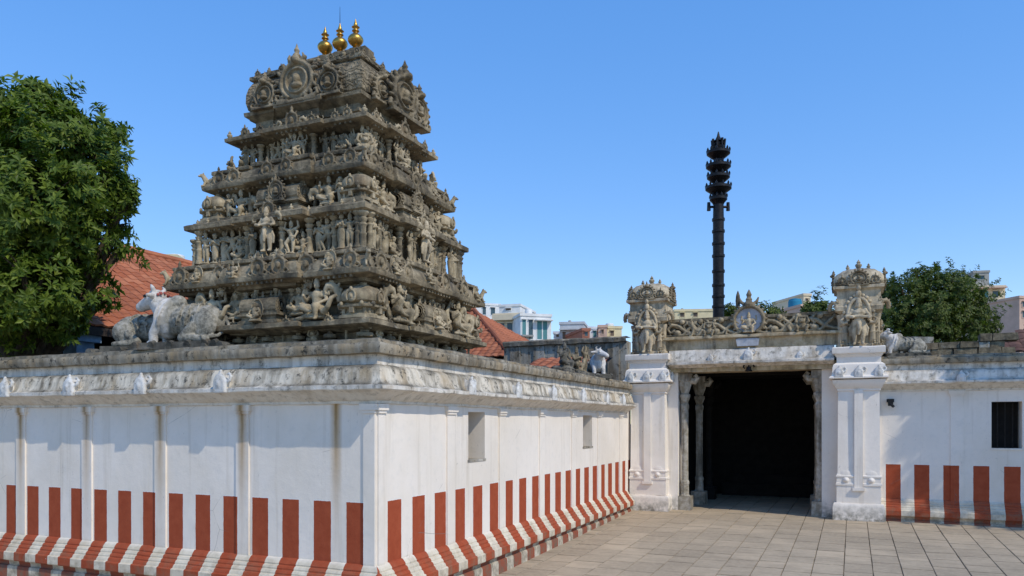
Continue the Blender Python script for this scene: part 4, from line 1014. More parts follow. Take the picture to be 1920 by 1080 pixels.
# worn figures on the side wall crest
for i, (px, py, y_, s, k, mt, lab) in enumerate(((978, 690, 6.6, .62, 'sit', 'stone_dark', 'dark worn seated statue on the side wall, nearest the tower'), (1008, 690, 7.3, .6, 'wing', 'stone', 'weathered winged statue in the middle of the side wall crest'), (1028, 690, 7.9, .56, 'dance', 'stone', 'weathered dancing statue on the side wall crest, nearest the bull'))):
    t = thing('crest_statue', lab, 'statue', 'worn statues on the side wall', (-.14, y_, 3.085), R_(80))
    m = FM[k].copy(); setmat(m, mt)
    place(m, 'figure', None, t, (0, 0, .05), 0, s)
    MB().cbox((0, 0, -.01), (.34, .34, .07), .9).rough(.008, 8).build('plinth', 'stone_dark', t)
rub = MB()
for i in range(26):
    yy = rt.uniform(5.9, 8.5); r = rt.uniform(.03, .09); rub.ell((rt.uniform(-.35, -.02), yy, 3.09 + r * .4), (r, r * 1.6, r * .6), (J(.4), J(.4), J(3)), 7, 5)
rub.rough(.02, 9)
o = rub.build('rubble', 'stone_dark'); o['kind'] = 'stuff'; tag(o, 'broken stones lying along the side wall crest', 'rubble')

# ------------------------------------------------------------------ pavilions on the gate pillars
def pavilion(cx, cy, label):
    t = thing('pillar_pavilion', label, 'pavilion', 'carved pavilions on the gate pillars', (cx, cy, 3.75))
    a = .34
    body = MB().sweep([(-a, -a), (a, -a), (a, a), (-a, a)], [(.07, 0), (.07, .06), (.03, .075), (.0, .09), (0, .36), (.03, .37), (.045, .40), (.03, .43), (.0, .44), (.01, .455), (.045, .47), (.045, .50), (0, .515), (0, .70), (.03, .72), (.09, .76), (.135, .775), (.14, .86), (.12, .88), (.11, .96), (.10, 1.04), (.095, 1.06), (.09, 1.20), (.11, 1.23), (.165, 1.25), (.17, 1.305), (.14, 1.325), (-.1, 1.33)], True, .07, .006, 5, True).build('body', 'stone_pav', t, smooth=35)
    for face in range(4):
        m = Matrix.Rotation(face * R_(90), 4, 'Z')
        for s in (-1, 1):
            p = MB().lathe([(.10, 0), (.10, .03), (.065, .05), (.06, .26), (.075, .29), (.06, .32), (.06, .58), (.09, .64), (.09, .69)], 10)
            o_ = p.build('pilaster', 'stone_pav', t, m @ Vector((s * .27, -a - .02, .02)), 0, 45)
    roof = MB(); n = 16
    prf = [(.42, 1.32), (.49, 1.36), (.52, 1.44), (.49, 1.54), (.41, 1.63), (.27, 1.70), (.09, 1.735)]
    prf = prf + [(-y_, z_) for y_, z_ in reversed(prf)]
    o_ = []; k = len(prf)
    for i in range(n + 1):
        xx = -.50 + 1.0 * i / n; sw = (1 + .035 * (i % 2)) * (1 - .42 * abs(xx / .5) ** 3.2)
        o_ += [(xx, y_ * (.35 + .65 * sw), 1.34 + (z_ - 1.34) * sw) for y_, z_ in prf]
    roof.poly(o_, [(i * k + j, (i + 1) * k + j, (i + 1) * k + j + 1, i * k + j + 1) for i in range(n) for j in range(k - 1)] + [tuple(range(k)), tuple(range(n * k + k - 1, n * k - 1, -1))])
    rf = roof.build('vaulted_roof', 'stone_pav', t, smooth=30)
    for yy, sc in ((-.51, .66), (.51, .66)): 
        place(hs_me, 'horseshoe_arch', None, rf, (yy, 0, 1.31), R_(90) if yy > 0 else R_(-90), (sc * .95, .55, .36))
    for xx in (-1, 1):
        place(hs_me, 'horseshoe_arch', None, rf, (0, xx * .51, 1.32), 0 if xx < 0 else R_(180), (.40, .5, .34)); place(kudu_me, 'medallion', None, rf, (xx * .33, -.50, 1.33), 0, .26)
    for yy, s in ((-.22, .13), (0, .22), (.2, .13)): place(bal_me, 'finial', None, rf, (yy, 0, 1.725), 0, s)
    for xx in (-1, 1):
        place(bal_me, 'finial', None, rf, (xx * .44, -.40, 1.34), 0, .12)
    arch = MB().tube([(.22 * math.cos(q) * (1.0), -.47, 0.66 + .38 * math.sin(q)) for q in [R_(-18) + R_(216) * i / 20 for i in range(21)]], .042, 8)
    for i in range(11):
        q = R_(10) + R_(160) * i / 10; arch.ell((.285 * math.cos(q), -.46, .66 + .45 * math.sin(q)), (.045, .035, .04))
    arch.ell((0, -.49, 1.12), (.06, .05, .09)).ell((0, -.50, 1.26), (.05, .05, .07))
    for s in (-1, 1): arch.tube([(s * .22, -.47, .52), (s * .31, -.48, .50), (s * .35, -.47, .58), (s * .29, -.47, .62)], [.04, .04, .035, .02], 8)
    arch.build('arch_frame', 'stone_pav', body, smooth=50)
    gm = place(FM['guard'], 'guardian_figure', None, t, (0, -.47, .015), 0, (.95, .85, 1.0))
    for s in (-1, 1):
        place(FM['fold'], 'attendant_figure', None, t, (s * .43, -.43, .80), s * .4, .26)
        place(FM['curl'], 'makara_scroll', None, t, (s * .50, -.36, .80), s * R_(20), (s * .3, .3, .3))
        place(FM['dwarf'], 'dwarf_figure', None, t, (s * .31, -.44, .0), 0, .15)
    place(FM['dwarf'], 'dwarf_figure', None, t, (.44, -.2, .0), R_(90), .17)
    place(FM['stand'], 'attendant_figure', None, t, (.44, .02, .04), R_(90), .55)
    return t
gm_ = FM['guard']; setmat(gm_, 'stone_pav')
pavilion(PLX, PY, 'carved stone pavilion with guardian statue on the left gate pillar')
pavilion(PRX, PY, 'carved stone pavilion with guardian statue on the right gate pillar')

# ------------------------------------------------------------------ carved parapet of the gate: niche with bust, scrolls
PYF = L + .03
niche = MB()
niche.ext([(.36 * math.cos(q), .44 + .36 * math.sin(q)) for q in [2 * math.pi * i / 28 for i in range(28)]], -.06, .06)
niche_o = niche.build('niche', 'tablet', gate, (2.80, PYF - .01, 4.08))
niche_o.scale = (.88, 1, .86)
rim = MB().tube([(.37 * math.cos(q), -.08, .44 + .37 * math.sin(q)) for q in [R_(-60) + R_(300) * i / 30 for i in range(31)]], .05, 8)
for i in range(17):
    q = R_(-50) + R_(280) * i / 16; rim.ell((.43 * math.cos(q), -.07, .44 + .43 * math.sin(q)), (.05, .04, .035), (0, -q, 0))
for s in (-1, 1):
    rim.tube([(s * .25, -.08, .12), (s * .42, -.09, .04), (s * .58, -.09, .08), (s * .56, -.09, .2)], [.05, .055, .045, .03], 8)
    rim.tube([(s * .06, -.05, .84), (s * .2, -.04, .93), (s * .24, -.03, 1.05)], [.05, .045, .02], 8)
rim.ell((0, -.08, .86), (.12, .09, .11)).lathe([(.06, .93), (.09, .99), (.05, 1.06), (.075, 1.12), (.04, 1.2), (.01, 1.27)], 10, (0, -.04, 0))
rim.lathe([(.05, .80), (.065, 1.0), (.05, 1.15), (.01, 1.28)], 10, (-.30, .1, 0))
place(remesh(rim, 'niche_rim', .014, 7000, 1), 'niche_rim', 'stone', niche_o, (0, 0, 0))
bust = FM['halo'].copy(); setmat(bust, 'stone_tan')
place(FM['sit'].copy(), 'niche_figure', 'stone_tan', niche_o, (0, -.06, .10), 0, (.62, .5, .66))
scroll = MB()
scroll.tube([(.5, 0, .05), (.34, 0, .05), (.12, 0, .12), (-.06, 0, .26), (-.24, 0, .3), (-.34, 0, .2), (-.28, 0, .1), (-.18, 0, .14), (-.18, 0, .2)], [.035, .045, .05, .05, .05, .045, .04, .035, .03], 8)
scroll.tube([(-.45, 0, .03), (-.2, -.01, .02), (.05, -.01, .04), (.2, 0, .2), (.34, 0, .32), (.44, 0, .26), (.4, 0, .18)], [.03, .04, .045, .045, .04, .035, .025], 8)
for i in range(8): scroll.ell((-.42 + .11 * i, 0, .24 + .12 * math.sin(i * 2.1)), (.06, .035, .04), (0, i * .9, 0))
scroll.ell((.02, -.01, .36), (.07, .05, .07)).ell((-.1, -.02, .1), (.1, .05, .07))
scroll_me = remesh(scroll, 'scroll_relief', .012, 4500, 1); setmat(scroll_me, 'stone_warm')
for xx, s in ((1.25, 1), (1.72, -1), (2.16, 1), (3.45, 1), (3.88, -1), (4.30, 1)): place(scroll_me, 'scroll_relief', None, gate, (xx, PYF - .03, 4.14), 0, (s * .95, 1.4, .98))
place(FM['lion'], 'lion_figure', None, gate, (1.62, PYF - .04, 4.14), 0, .42); place(FM['lion'], 'lion_figure', None, gate, (3.78, PYF - .04, 4.14), 0, (-.42, .42, .42))
place(FM['dwarf'], 'dwarf_figure', None, gate, (3.95, PYF - .06, 4.14), 0, .36); place(FM['dwarf'], 'dwarf_figure', None, gate, (1.9, PYF - .06, 4.14), 0, .32)
for xx in (2.80, 1.95, 3.9): place(fin_me, 'cornice_fin', None, gate, (xx, L - .14, 3.53), 0, (1.3 if xx == 2.8 else .8))

# ------------------------------------------------------------------ flag column
fp = at_depth(1347, 600, 24.0)
fc = thing('flag_column', 'tall black metal temple flag column with ringed discs behind the gate', 'flag column', loc=(fp[0], fp[1], 0))
def zpx(py): return CAM[2] + (HY - py) * 24.0 / FPX
sh = [(.175, 0)]
for py in (575, 556, 535, 509, 480, 457, 434, 412): 
    z = zpx(py); sh += [(.172, z - .05), (.195, z - .04), (.20, z), (.195, z + .04), (.17, z + .05)]
sh += [(.16, zpx(385)), (.15, zpx(300)), (.12, zpx(275))]
MB().lathe(sh, 20).build('shaft', 'iron', fc, smooth=30)
for py, r in ((372, .27), (352, .40), (331, .35), (311, .38), (286, .36)):
    z = zpx(py)
    dsk = MB().lathe([(.15, z - .22), (r * .7, z - .14), (r, z - .05), (r, z + .03), (r * .85, z + .05), (.14, z + .12)], 24)
    for i in range(12): dsk.lathe([(.03, z + .02), (.035, z + .08), (.008, z + .14)], 6, (r * .95 * math.cos(i * math.pi / 6), r * .95 * math.sin(i * math.pi / 6), 0))
    dsk.build('disc', 'iron', fc, smooth=30)
crown = MB()
for i in range(8):
    a = i * math.pi / 4; crown.tube([(.18 * math.cos(a), .18 * math.sin(a), zpx(280)), (.2 * math.cos(a), .2 * math.sin(a), zpx(262))], [.03, .04], 6)
crown.lathe([(.2, zpx(280)), (.22, zpx(276)), (.14, zpx(272)), (.14, zpx(268)), (.22, zpx(266)), (.1, zpx(262)), (.05, zpx(256)), (.015, zpx(247))], 16)
crown.build('crown', 'iron', fc, smooth=40)
ar = MB()
for s in (-1, 1):
    d = Vector((RT[0], RT[1], 0)) * s
    z = zpx(388)
    ar.tube([d * .12 + Vector((0, 0, z)), d * .30 + Vector((0, 0, z))], .04, 8).tube([d * .30 + Vector((0, 0, z - .12)), d * .30 + Vector((0, 0, z + .14))], [.06, .05], 8)
ar.build('side_bracket', 'iron', fc, smooth=40)
# ------------------------------------------------------------------ tiled roofs behind
tl = MB()
n = 5
top_, bot_ = [], []
for i in range(n + 1):
    u = -.5 + i / n; z = .018 + .030 * math.cos(u * math.pi * 2) * .5
    top_.append((u, z))
vs = [(u, 0, z) for u, z in top_] + [(u, 1.12, z - .03) for u, z in top_] + [(u, 0, z - .04) for u, z in top_]
k = n + 1
tl.poly(vs, [(i, i + 1, k + i + 1, k + i) for i in range(n)] + [(2 * k + i, 2 * k + i + 1, i + 1, i) for i in range(n)])
tile_me = tl.mesh('roof_tile', 40); setmat(tile_me, 'tile')
tile_dk = tile_me.copy(); setmat(tile_dk, 'tile_dark')
rtile = random.Random(5)
def tile_plane(parent, O, uv, vv, inside, nu, nv, tw, th, vis, budget, dark=False):
    """lay tiles on a plane: O eave corner, uv along the eave, vv up the slope (unit vectors)"""
    O, uv, vv = Vector(O), Vector(uv), Vector(vv); nn = uv.cross(vv)
    rest_ = MB(); cnt = 0
    rot = Matrix((uv, vv, nn)).transposed()
    for j in range(nv):
        for i in range(nu):
            u, v = (i + .5) * tw, j * th
            if not inside(u, v + th * .5): continue
            p = O + uv * u + vv * v + nn * (.02 + rtile.uniform(0, .006))
            e_ = (rot @ Matrix.Rotation(rtile.uniform(-.02, .02), 3, 'Z') @ Matrix.Rotation(.09, 3, 'X'))
            qx, qy, d = project(*p)
            if cnt < budget and vis(qx, qy):
                cnt += 1
                o = place(tile_dk if dark else tile_me, 'roof_tile', None, parent, p, 0, (tw * .98, th, 1)); o.rotation_euler = e_.to_euler()
            else:
                rest_.add(tl, Matrix.Translation(p) @ e_.to_4x4() @ Matrix.Diagonal((tw * .98, th, 1, 1)))
    if rest_.v:
        o = rest_.build('roof_tiles', 'tile_dark' if dark else 'tile', parent, smooth=40); o['kind'] = 'stuff'
# left hall: eave along y, slope facing +x, hip at the near end
lh = thing('tiled_hall', 'low hall with orange clay tile roof behind the tree on the left', 'building')
EX, EZ, RX_, RZ_, Y0, YR, Y1 = -7.0, 3.78, -10.5, 6.13, 1.35, 5.3, 22.0
sl = Vector((RX_ - EX, 0, RZ_ - EZ)); SL = sl.length
rb = MB().poly([(EX, Y0, EZ), (EX, Y1, EZ), (RX_, Y1 - 4, RZ_), (RX_, YR, RZ_), (2 * RX_ - EX, Y0, EZ), (2 * RX_ - EX, Y1, EZ)], [(0, 1, 2, 3), (4, 0, 3), (5, 4, 3, 2), (1, 5, 2)])
rfl = rb.build('roof', 'wood', lh)
tile_plane(rfl, (EX, Y0, EZ), (0, 1, 0), sl.normalized(), lambda u, v: u > (YR - Y0) * v / SL and u < Y1 - Y0, int((Y1 - Y0) / .24), int(SL / .20), .24, .20, lambda x, y: 90 < x < 335 and 455 < y < 660, 299)
sl2 = Vector((0, YR - Y0, RZ_ - EZ)); SL2 = sl2.length
tile_plane(rfl, (2 * RX_ - EX, Y0, EZ), (1, 0, 0), sl2.normalized(), lambda u, v: 3.5 * v / SL2 < u < 7.0 - 3.5 * v / SL2, 29, int(SL2 / .2), .24, .20, lambda x, y: False, 0)
MB().tube([(RX_, YR - .1, RZ_ + .03), (RX_, Y1 - 4, RZ_ + .03)], .09, 8).tube([(EX, Y0, EZ + .03), (RX_, YR, RZ_ + .04)], .08, 8).build('ridge_cap', 'tile', rfl)
MB().box(EX - .12, EX + .02, Y0, Y1, EZ - .16, EZ - .02).box(2 * RX_ - EX, EX, Y0 - .02, Y0 + .12, EZ - .16, EZ - .021).build('eave_board', 'wood', lh)
MB().box(RX_ - 2.2, EX - 1.3, Y0 + 1.4, Y1 - 1, -.3, EZ + .3).build('hall_wall', 'dark', lh)
for i, yy in enumerate((1.75, 4.6, 7.5, 10.4, 13.3)):
    MB().cbox((EX - .3, yy, -.3), (.34, .34, EZ + .25)).cbox((EX - .3, yy, EZ - .28), (.5, .5, .2)).build('verandah_post', 'bluecol', lh)
# right hall: eave along x, slope facing the camera, hip at its right end
rh = thing('tiled_hall', 'orange clay tile roof showing just right of the tower', 'building')
ex, ey, ez, rx2, ry2, rz2 = -4.3, 13.5, 4.07, -7.03, 16.5, 5.98
rb = MB().poly([(-17, ey, ez), (ex, ey, ez), (rx2, ry2, rz2), (-17, ry2, rz2), (ex, 2 * ry2 - ey, ez), (-17, 2 * ry2 - ey, ez)], [(0, 1, 2, 3), (1, 4, 2), (4, 5, 3, 2)])
rfr = rb.build('roof', 'wood', rh)
sl = Vector((0, ry2 - ey, rz2 - ez)); SL = sl.length
tile_plane(rfr, (-9.1, ey, ez), (1, 0, 0), sl.normalized(), lambda u, v: u < 4.8 - 2.73 * v / SL, 20, int(SL / .2), .24, .20, lambda x, y: x > 865, 299)
sl = Vector((rx2 - ex, 0, rz2 - ez)); SL3 = sl.length
tile_plane(rfr, (ex, ey, ez), (0, 1, 0), sl.normalized(), lambda u, v: 3.0 * v / SL3 < u < 6 - 3.0 * v / SL3, 25, int(SL3 / .2), .24, .20, lambda x, y: False, 0)
MB().tube([(-17, ry2, rz2 + .03), (rx2, ry2, rz2 + .03), (ex, ey, ez + .05)], .09, 8).build('ridge_cap', 'tile', rfr)
MB().box(-17, ex - .5, ey + .5, 2 * ry2 - ey - .5, -.5, ez - .02).build('hall_wall', 'plaster', rh)
# low tiles behind the side wall
lt = thing('tiled_lean_to', 'strip of broken orange tiles low behind the statues on the side wall', 'roof')
rfb = MB().poly([(-2.6, 9.2, 3.05), (-.55, 9.2, 3.05), (-.55, 11.4, 3.75), (-2.6, 11.4, 3.75)], [(0, 1, 2, 3)]).build('roof', 'wood', lt)
sl = Vector((0, 2.2, .7))
tile_plane(rfb, (-2.6, 9.2, 3.06), (1, 0, 0), sl.normalized(), lambda u, v: True, 8, 11, .25, .21, lambda x, y: 900 < x < 1160, 120)
MB().box(-2.55, -.6, 9.3, 11.35, 0, 3.0).build('shed_wall', 'stone_dark', lt)
# dark old tile roof at the right edge
dk = thing('old_tiled_roof', 'dark weathered tile roof at the right edge beyond the wall', 'building')
P0 = on_y(1852, 662, 14.5); P1 = on_y(1955, 592, 17.0)
rw_ = 6.0
rb = MB().poly([(P0[0], 14.5, P0[1]), (P0[0] + rw_ + 3, 14.5, P0[1]), (P1[0] + rw_, 17, P1[1]), (P1[0], 17, P1[1])], [(0, 1, 2, 3)])
rfd = rb.build('roof', 'wood', dk)
sl = Vector((0, 2.5, P1[1] - P0[1])); SLd = sl.length
tile_plane(rfd, (P0[0], 14.5, P0[1]), (1, 0, 0), sl.normalized(), lambda u, v: u > (P1[0] - P0[0]) * v / SLd, int(rw_ / .26), int(SLd / .22), .26, .22, lambda x, y: x < 1960, 250, True)
MB().box(P0[0] + .3, P0[0] + rw_, 15, 17, -.3, P0[1] - .02).build('wall', 'stone_dark', dk)

# ------------------------------------------------------------------ old parapets behind the gate
xa, za = on_y(945, 641, 12.6); xb, zb = on_y(1175, 631, 12.6)
ow_ = thing('old_parapet', 'blackened old parapet wall behind the statues, left of the gate', 'wall')
MB().box(xa, xb, 12.6, 13.0, 0, za - .12).rough(.02, 2).build('wall', 'oldwall', ow_)
MB().sweep([(xa, 12.6), (xb, 12.6)], [(.0, za - .16), (.08, za - .14), (.1, za - .04), (.06, za), (-.45, za)], False, .15, .02, 3).build('coping', 'crest', ow_)
for i in range(5):
    xx = xa + (xb - xa) * (i + .5) / 5; MB().box(xx - .16, xx + .16, 12.57, 12.61, 2.9, za - .165).rough(.01, 5).build('pier', 'oldwall', ow_)
xa, za = on_y(1640, 628, 13.2); xb, zb = on_y(1878, 632, 13.2)
ow2 = thing('old_parapet', 'crumbling grey stone parapet behind the bull on the right-hand wall', 'wall')
rs_ = random.Random(9); z = 3.0
while z < za - .22:
    h = rs_.uniform(.13, .19); xx = xa - rs_.uniform(0, .3)
    last = z + h >= za - .22
    while xx < xb:
        wd = rs_.uniform(.22, .52)
        if not last or rs_.random() < .72:
            MB().cbox((xx + wd / 2, 13.2 + rs_.uniform(-.025, .025), z), (wd - .012, .38, h - .008), rs_.uniform(.94, .99)).rough(.03, 6).build('stone', rs_.choice(('stone', 'oldwall', 'stone')), ow2)
        xx += wd
    z += h
MB().box(xa, xb, 13.1, 13.3, 2.98, za - .25).build('mortar_core', 'stone_dark', ow2)
MB().box(xa, xb, 13.05, 13.35, 0, 2.99).build('footing', 'stone_dark', ow2)

# ------------------------------------------------------------------ trees
def leafquad(b, p, d, ln_, wd, up):
    s = d.cross(up)
    if s.length < .05: s = d.cross(Vector((1, 0, 0)))
    s.normalize(); nn = s.cross(d).normalized()
    m1 = p + d * ln_ * .5 - nn * ln_ * .03; t_ = p + d * ln_ - nn * ln_ * .16
    o = len(b.v)
    b.v += [tuple(p), tuple(m1 + s * wd + nn * wd * .35), tuple(t_), tuple(m1 - s * wd + nn * wd * .35), tuple(m1)]
    b.f += [(o, o + 4, o + 1), (o + 1, o + 4, o + 2), (o, o + 3, o + 4), (o + 3, o + 2, o + 4)]
def tree(label, base, lobes, nros, leaf_, leafmat, seed, trunk_r=.2, nl=8, wratio=.17, name='leafy_tree', cat='tree', group=None, stick=.25):
    rt_ = random.Random(seed)
    t = thing(name, label, cat, group, base)
    base = Vector(base)
    tr = MB()
    tops = [Vector(c) for c, r in lobes]
    hub = base + Vector((0, 0, (min(v.z for v in tops) - base.z) * .75))
    tr.tube([Vector((0, 0, 0)), (hub - base) * .5 + Vector((.06, .04, 0)), hub - base], [trunk_r * 1.2, trunk_r, trunk_r * .85], 10)
    for c, r in lobes:
        v = Vector(c) - base; m_ = (hub - base).lerp(v, .5) + Vector((rt_.uniform(-.2, .2), rt_.uniform(-.2, .2), -.15))
        tr.tube([hub - base - Vector((0, 0, .1)), m_, v], [trunk_r * .55, trunk_r * .32, trunk_r * .12], 7)
        for q in range(6):
            a = Vector((rt_.gauss(0, 1), rt_.gauss(0, 1), rt_.gauss(.2, .8))).normalized() * r * .85
            tr.tube([m_.lerp(v, .6), v + a * .45, v + a], [trunk_r * .16, trunk_r * .09, trunk_r * .03], 5)
    tr.rough(.02, 3)
    tr.build('trunk', 'bark', t, smooth=60)
    b = MB()
    wts = [r ** 2 for c, r in lobes]; spr = []
    for i in range(int(nros * .022)):
        c, r = rt_.choices(lobes, wts)[0]; q = Vector((rt_.gauss(0, 1), rt_.gauss(0, 1), rt_.gauss(.2, .8))).normalized()
        spr += [(Vector(c) + q * (r * (.85 + .07 * j) + .03 * j) + Vector((rt_.uniform(-.07, .07), rt_.uniform(-.07, .07), rt_.uniform(-.07, .07))), q) for j in range(7)]
    for i in range(nros + len(spr)):
        c, r = rt_.choices(lobes, wts)[0]
        dv = Vector((rt_.gauss(0, 1), rt_.gauss(0, 1), rt_.gauss(0, 1))).normalized()
        # clumped: snap part of the directions towards shared clump axes
        k = noise.noise(Vector(c) * 3 + dv * 2.6)
        rad = r * (.80 + .30 * k + rt_.uniform(-.26, .10)) if rt_.random() < .82 else r * rt_.uniform(.3, .8)
        if rt_.random() < .03: rad += r * stick * rt_.random()
        if i < nros and k < -.18 and rt_.random() < .8: continue
        p = Vector(c) + Vector((dv.x * rad, dv.y * rad, dv.z * rad * .9)) - base
        if i >= nros: p, dv = spr[i - nros][0] - base, spr[i - nros][1]
        ax = (dv + Vector((rt_.uniform(-.5, .5), rt_.uniform(-.5, .5), rt_.uniform(.0, .7)))).normalized()
        s1 = ax.cross(Vector((0, 0, 1)));
        if s1.length < .1: s1 = Vector((1, 0, 0))
        s1.normalize(); s2 = ax.cross(s1)
        ph = rt_.random() * 6.3; m_ = nl + rt_.randint(-2, 2)
        for q in range(m_):
            a = ph + q * 6.283 / m_ + rt_.uniform(-.25, .25)
            d = (s1 * math.cos(a) + s2 * math.sin(a)) * rt_.uniform(.75, 1.0) + ax * rt_.uniform(.05, .75)
            d.z -= .18; d.normalize()
            l_ = leaf_ * rt_.uniform(.7, 1.2)
            leafquad(b, p + ax * rt_.uniform(-.03, .05), d, l_, l_ * wratio, ax)
    me = bpy.data.meshes.new('crown'); me.from_pydata(b.v, [], b.f)
    setmat(me, leafmat); o = place(me, 'crown', None, t)
    return t
def lobe(px, py, d, r): return (at_depth(px, py, d), r)
tb = at_depth(20, 700, 12.4)
LT = [lobe(30, 225, 12.2, .75), lobe(95, 275, 12.0, .80), lobe(-40, 300, 12.6, 1.1), lobe(150, 310, 12.3, .62), lobe(190, 365, 12.0, .55), lobe(60, 390, 11.6, .95), lobe(130, 440, 11.9, .75), lobe(-30, 470, 11.8, .95), lobe(70, 540, 11.5, .75), lobe(165, 505, 12.2, .28), lobe(10, 600, 11.6, .62), lobe(105, 590, 11.9, .5), lobe(195, 560, 12.3, .22), lobe(-140, 380, 12.6, 1.4), lobe(-120, 540, 12.3, 1.1), lobe(75, 180, 12.3, .35), lobe(222, 425, 12.2, .2), lobe(238, 375, 12.0, .18), lobe(215, 300, 12.2, .2), lobe(120, 215, 12.3, .3), lobe(225, 470, 12.3, .13), lobe(165, 245, 12.2, .26), lobe(-20, 205, 12.5, .5), lobe(232, 355, 12.1, .22), lobe(205, 255, 12.4, .25), lobe(45, 450, 12.8, 1.1)]
tree('large dense green tree with long leaves at the left edge', (tb[0], max(tb[1], .75), -.3), LT, 8200, .130, 'leafA', 2, .22, 8, .20)
tb = at_depth(1755, 700, 27.0)
RTL = [lobe(1700, 560, 26.5, .95), lobe(1760, 550, 26.5, 1.0), lobe(1810, 570, 27, .85), lobe(1680, 600, 26.3, .9), lobe(1745, 595, 26, 1.1), lobe(1805, 610, 26.5, .9), lobe(1845, 610, 27, .6), lobe(1725, 525, 27, .6), lobe(1785, 525, 27, .55), lobe(1665, 545, 27, .5), lobe(1735, 620, 26, 1.0)]
tree('dark round-crowned green tree behind the right gate pillar and wall', (tb[0], tb[1], -.3), RTL, 6500, .11, 'leafB', 4, .2, 7, .24)
for i, (px, py, d, r, lab) in enumerate(((1432, 586, 27, .45, 'small leafy shrub top showing right of the gate niche'), (1530, 585, 22, .42, 'dark leafy shrub against the left side of the right-hand pavilion'), (1372, 585, 27, .35, 'tuft of leaves between the flag column and the niche'))):
    bb = at_depth(px, 700, d)
    tree(lab, (bb[0], bb[1], -.2), [lobe(px, py, d, r), lobe(px + 22, py + 8, d, r * .7), lobe(px - 18, py + 10, d, r * .6), lobe(px, py + 40, d, r)], 420, .13, 'leafB', 20 + i, .06, 6, .24, 'shrub', 'shrub', 'shrubs behind the gate')

# added unseen tree, lobes set along the sun rays to shade the right-hand wall
sl_ = []
for (wx, wz, r, t_) in ((6.75, 2.5, .42, 7.0), (7.3, 2.1, .55, 7.4), (7.9, 1.6, .6, 7.2), (8.5, 1.1, .62, 7.6), (9.1, .7, .6, 7.3), (8.6, 2.3, .6, 7.9), (9.4, 1.6, .7, 7.5), (10.2, 1.2, .7, 7.7)):
    q = Vector((wx, L, wz)) + sv * t_; sl_.append((tuple(q), r))
tree('added leafy tree outside the frame right of the gate, placed to shade the wall', (13.6, 8.3, -.2), sl_, 2600, .17, 'leafA', 33, .16, 8, .2)

# ------------------------------------------------------------------ town behind
def house(label, px0, px1, pyt, d, mat, rows=(), dep=9.0, yaw=.35, tank=None, group='far town buildings', parap=True, slabs=(), door=None):
    """box house; rows: (py_top, py_bottom, [(px0, px1, mat)...]) windows on the face turned to the court"""
    c = at_depth((px0 + px1) / 2, pyt, d); wd = (px1 - px0) * d / FPX
    rz = YAW + yaw
    wd2 = wd / (math.cos(yaw) + .0)
    t = thing('town_house', label, 'building', group, (c[0], c[1], 0), rz)
    H = c[2]
    W = MB().box(-wd2 / 2, wd2 / 2, 0, dep, 0, H).build('wall', mat, t)
    if parap: MB().box(-wd2 / 2 - .12, wd2 / 2 + .12, -.12, dep + .12, H - .30, H + .06).build('parapet', mat, t)
    s = d / FPX
    for (p0, p1, ws) in rows:
        z1, z0 = CAM[2] + (HY - p0) * s, CAM[2] + (HY - p1) * s
        for (a, b, mm) in ws:
            x0, x1 = (a - (px0 + px1) / 2) * s / math.cos(yaw), (b - (px0 + px1) / 2) * s / math.cos(yaw)
            wo = MB().box(x0 - .08, x1 + .08, -.06, .02, z0 - .12, z0).box(x0 - .08, x1 + .08, -.3, .02, z1, z1 + .1).box(x0 - .08, x0, -.05, .02, z0, z1).box(x1, x1 + .08, -.05, .02, z0, z1).build('window', mat, W)
            MB().box(x0, x1, -.015, .03, z0, z1).build('pane', mm, wo)
    for (p0, p1, a, b, mm, out) in slabs:
        z1, z0 = CAM[2] + (HY - p0) * s, CAM[2] + (HY - p1) * s
        x0, x1 = (a - (px0 + px1) / 2) * s / math.cos(yaw), (b - (px0 + px1) / 2) * s / math.cos(yaw)
        MB().box(x0, x1, -out, .01, z0, z1).build('balcony', mm, t)
    if tank:
        for (a, b, p0, mm) in tank:
            x = ((a + b) / 2 - (px0 + px1) / 2) * s; r = (b - a) * s / 2; h = CAM[2] + (HY - p0) * s - H
            MB().lathe([(r, H), (r, H + h * .75), (r * .92, H + h * .8), (r * .9, H + h * .92), (r * .3, H + h)], 14, (x, 2.0, 0)).build('water_tank', mm, t, smooth=35)
    return t
g_, tl_, sh_ = 'c_glass', 'c_teal', 'c_shade'
house('white flat-roofed block with small dark windows, farthest left of the town', 880, 938, 569, 130, 'c_white', [(576, 590, [(905, 911, g_), (920, 928, g_)])], yaw=.3)
house('white roof room beside the farthest left white block', 936, 975, 571, 122, 'c_white', [(578, 582, [(948, 958, sh_)]), (590, 598, [(950, 956, g_), (962, 968, sh_)])], yaw=-.3)
house('cream house with tall windows and white water tank', 925, 978, 588, 110, 'c_cream', [(606, 634, [(933, 946, g_), (951, 968, g_)])], yaw=-.25, slabs=[(591, 601, 925, 975, 'c_cream', .8)])
house('pale house front with blue-green glazing and balcony, right of the cream house', 976, 1034, 589, 106, 'c_white', [(600, 636, [(979, 986, tl_), (991, 999, g_), (1007, 1016, tl_), (1018, 1026, tl_)])], yaw=.25, tank=[(991, 1005, 576, 'c_white')], slabs=[(600, 602, 1002, 1034, 'c_white', 1.0), (630, 633, 975, 996, 'c_conc', 1.2)])
house('grey flat house with two dark doors in the middle of the town', 1050, 1094, 604, 112, 'c_grey', [(622, 636, [(1055, 1061, sh_), (1071, 1076, sh_)])], yaw=-.2, tank=[(1062, 1068, 597, 'c_conc')], slabs=[(617, 619, 1050, 1084, 'c_grey', .7)])
house('low pale annexe left of the grey flat house', 1038, 1054, 622, 118, 'c_palewhite', [(627, 632, [(1043, 1048, sh_)])], yaw=-.2)
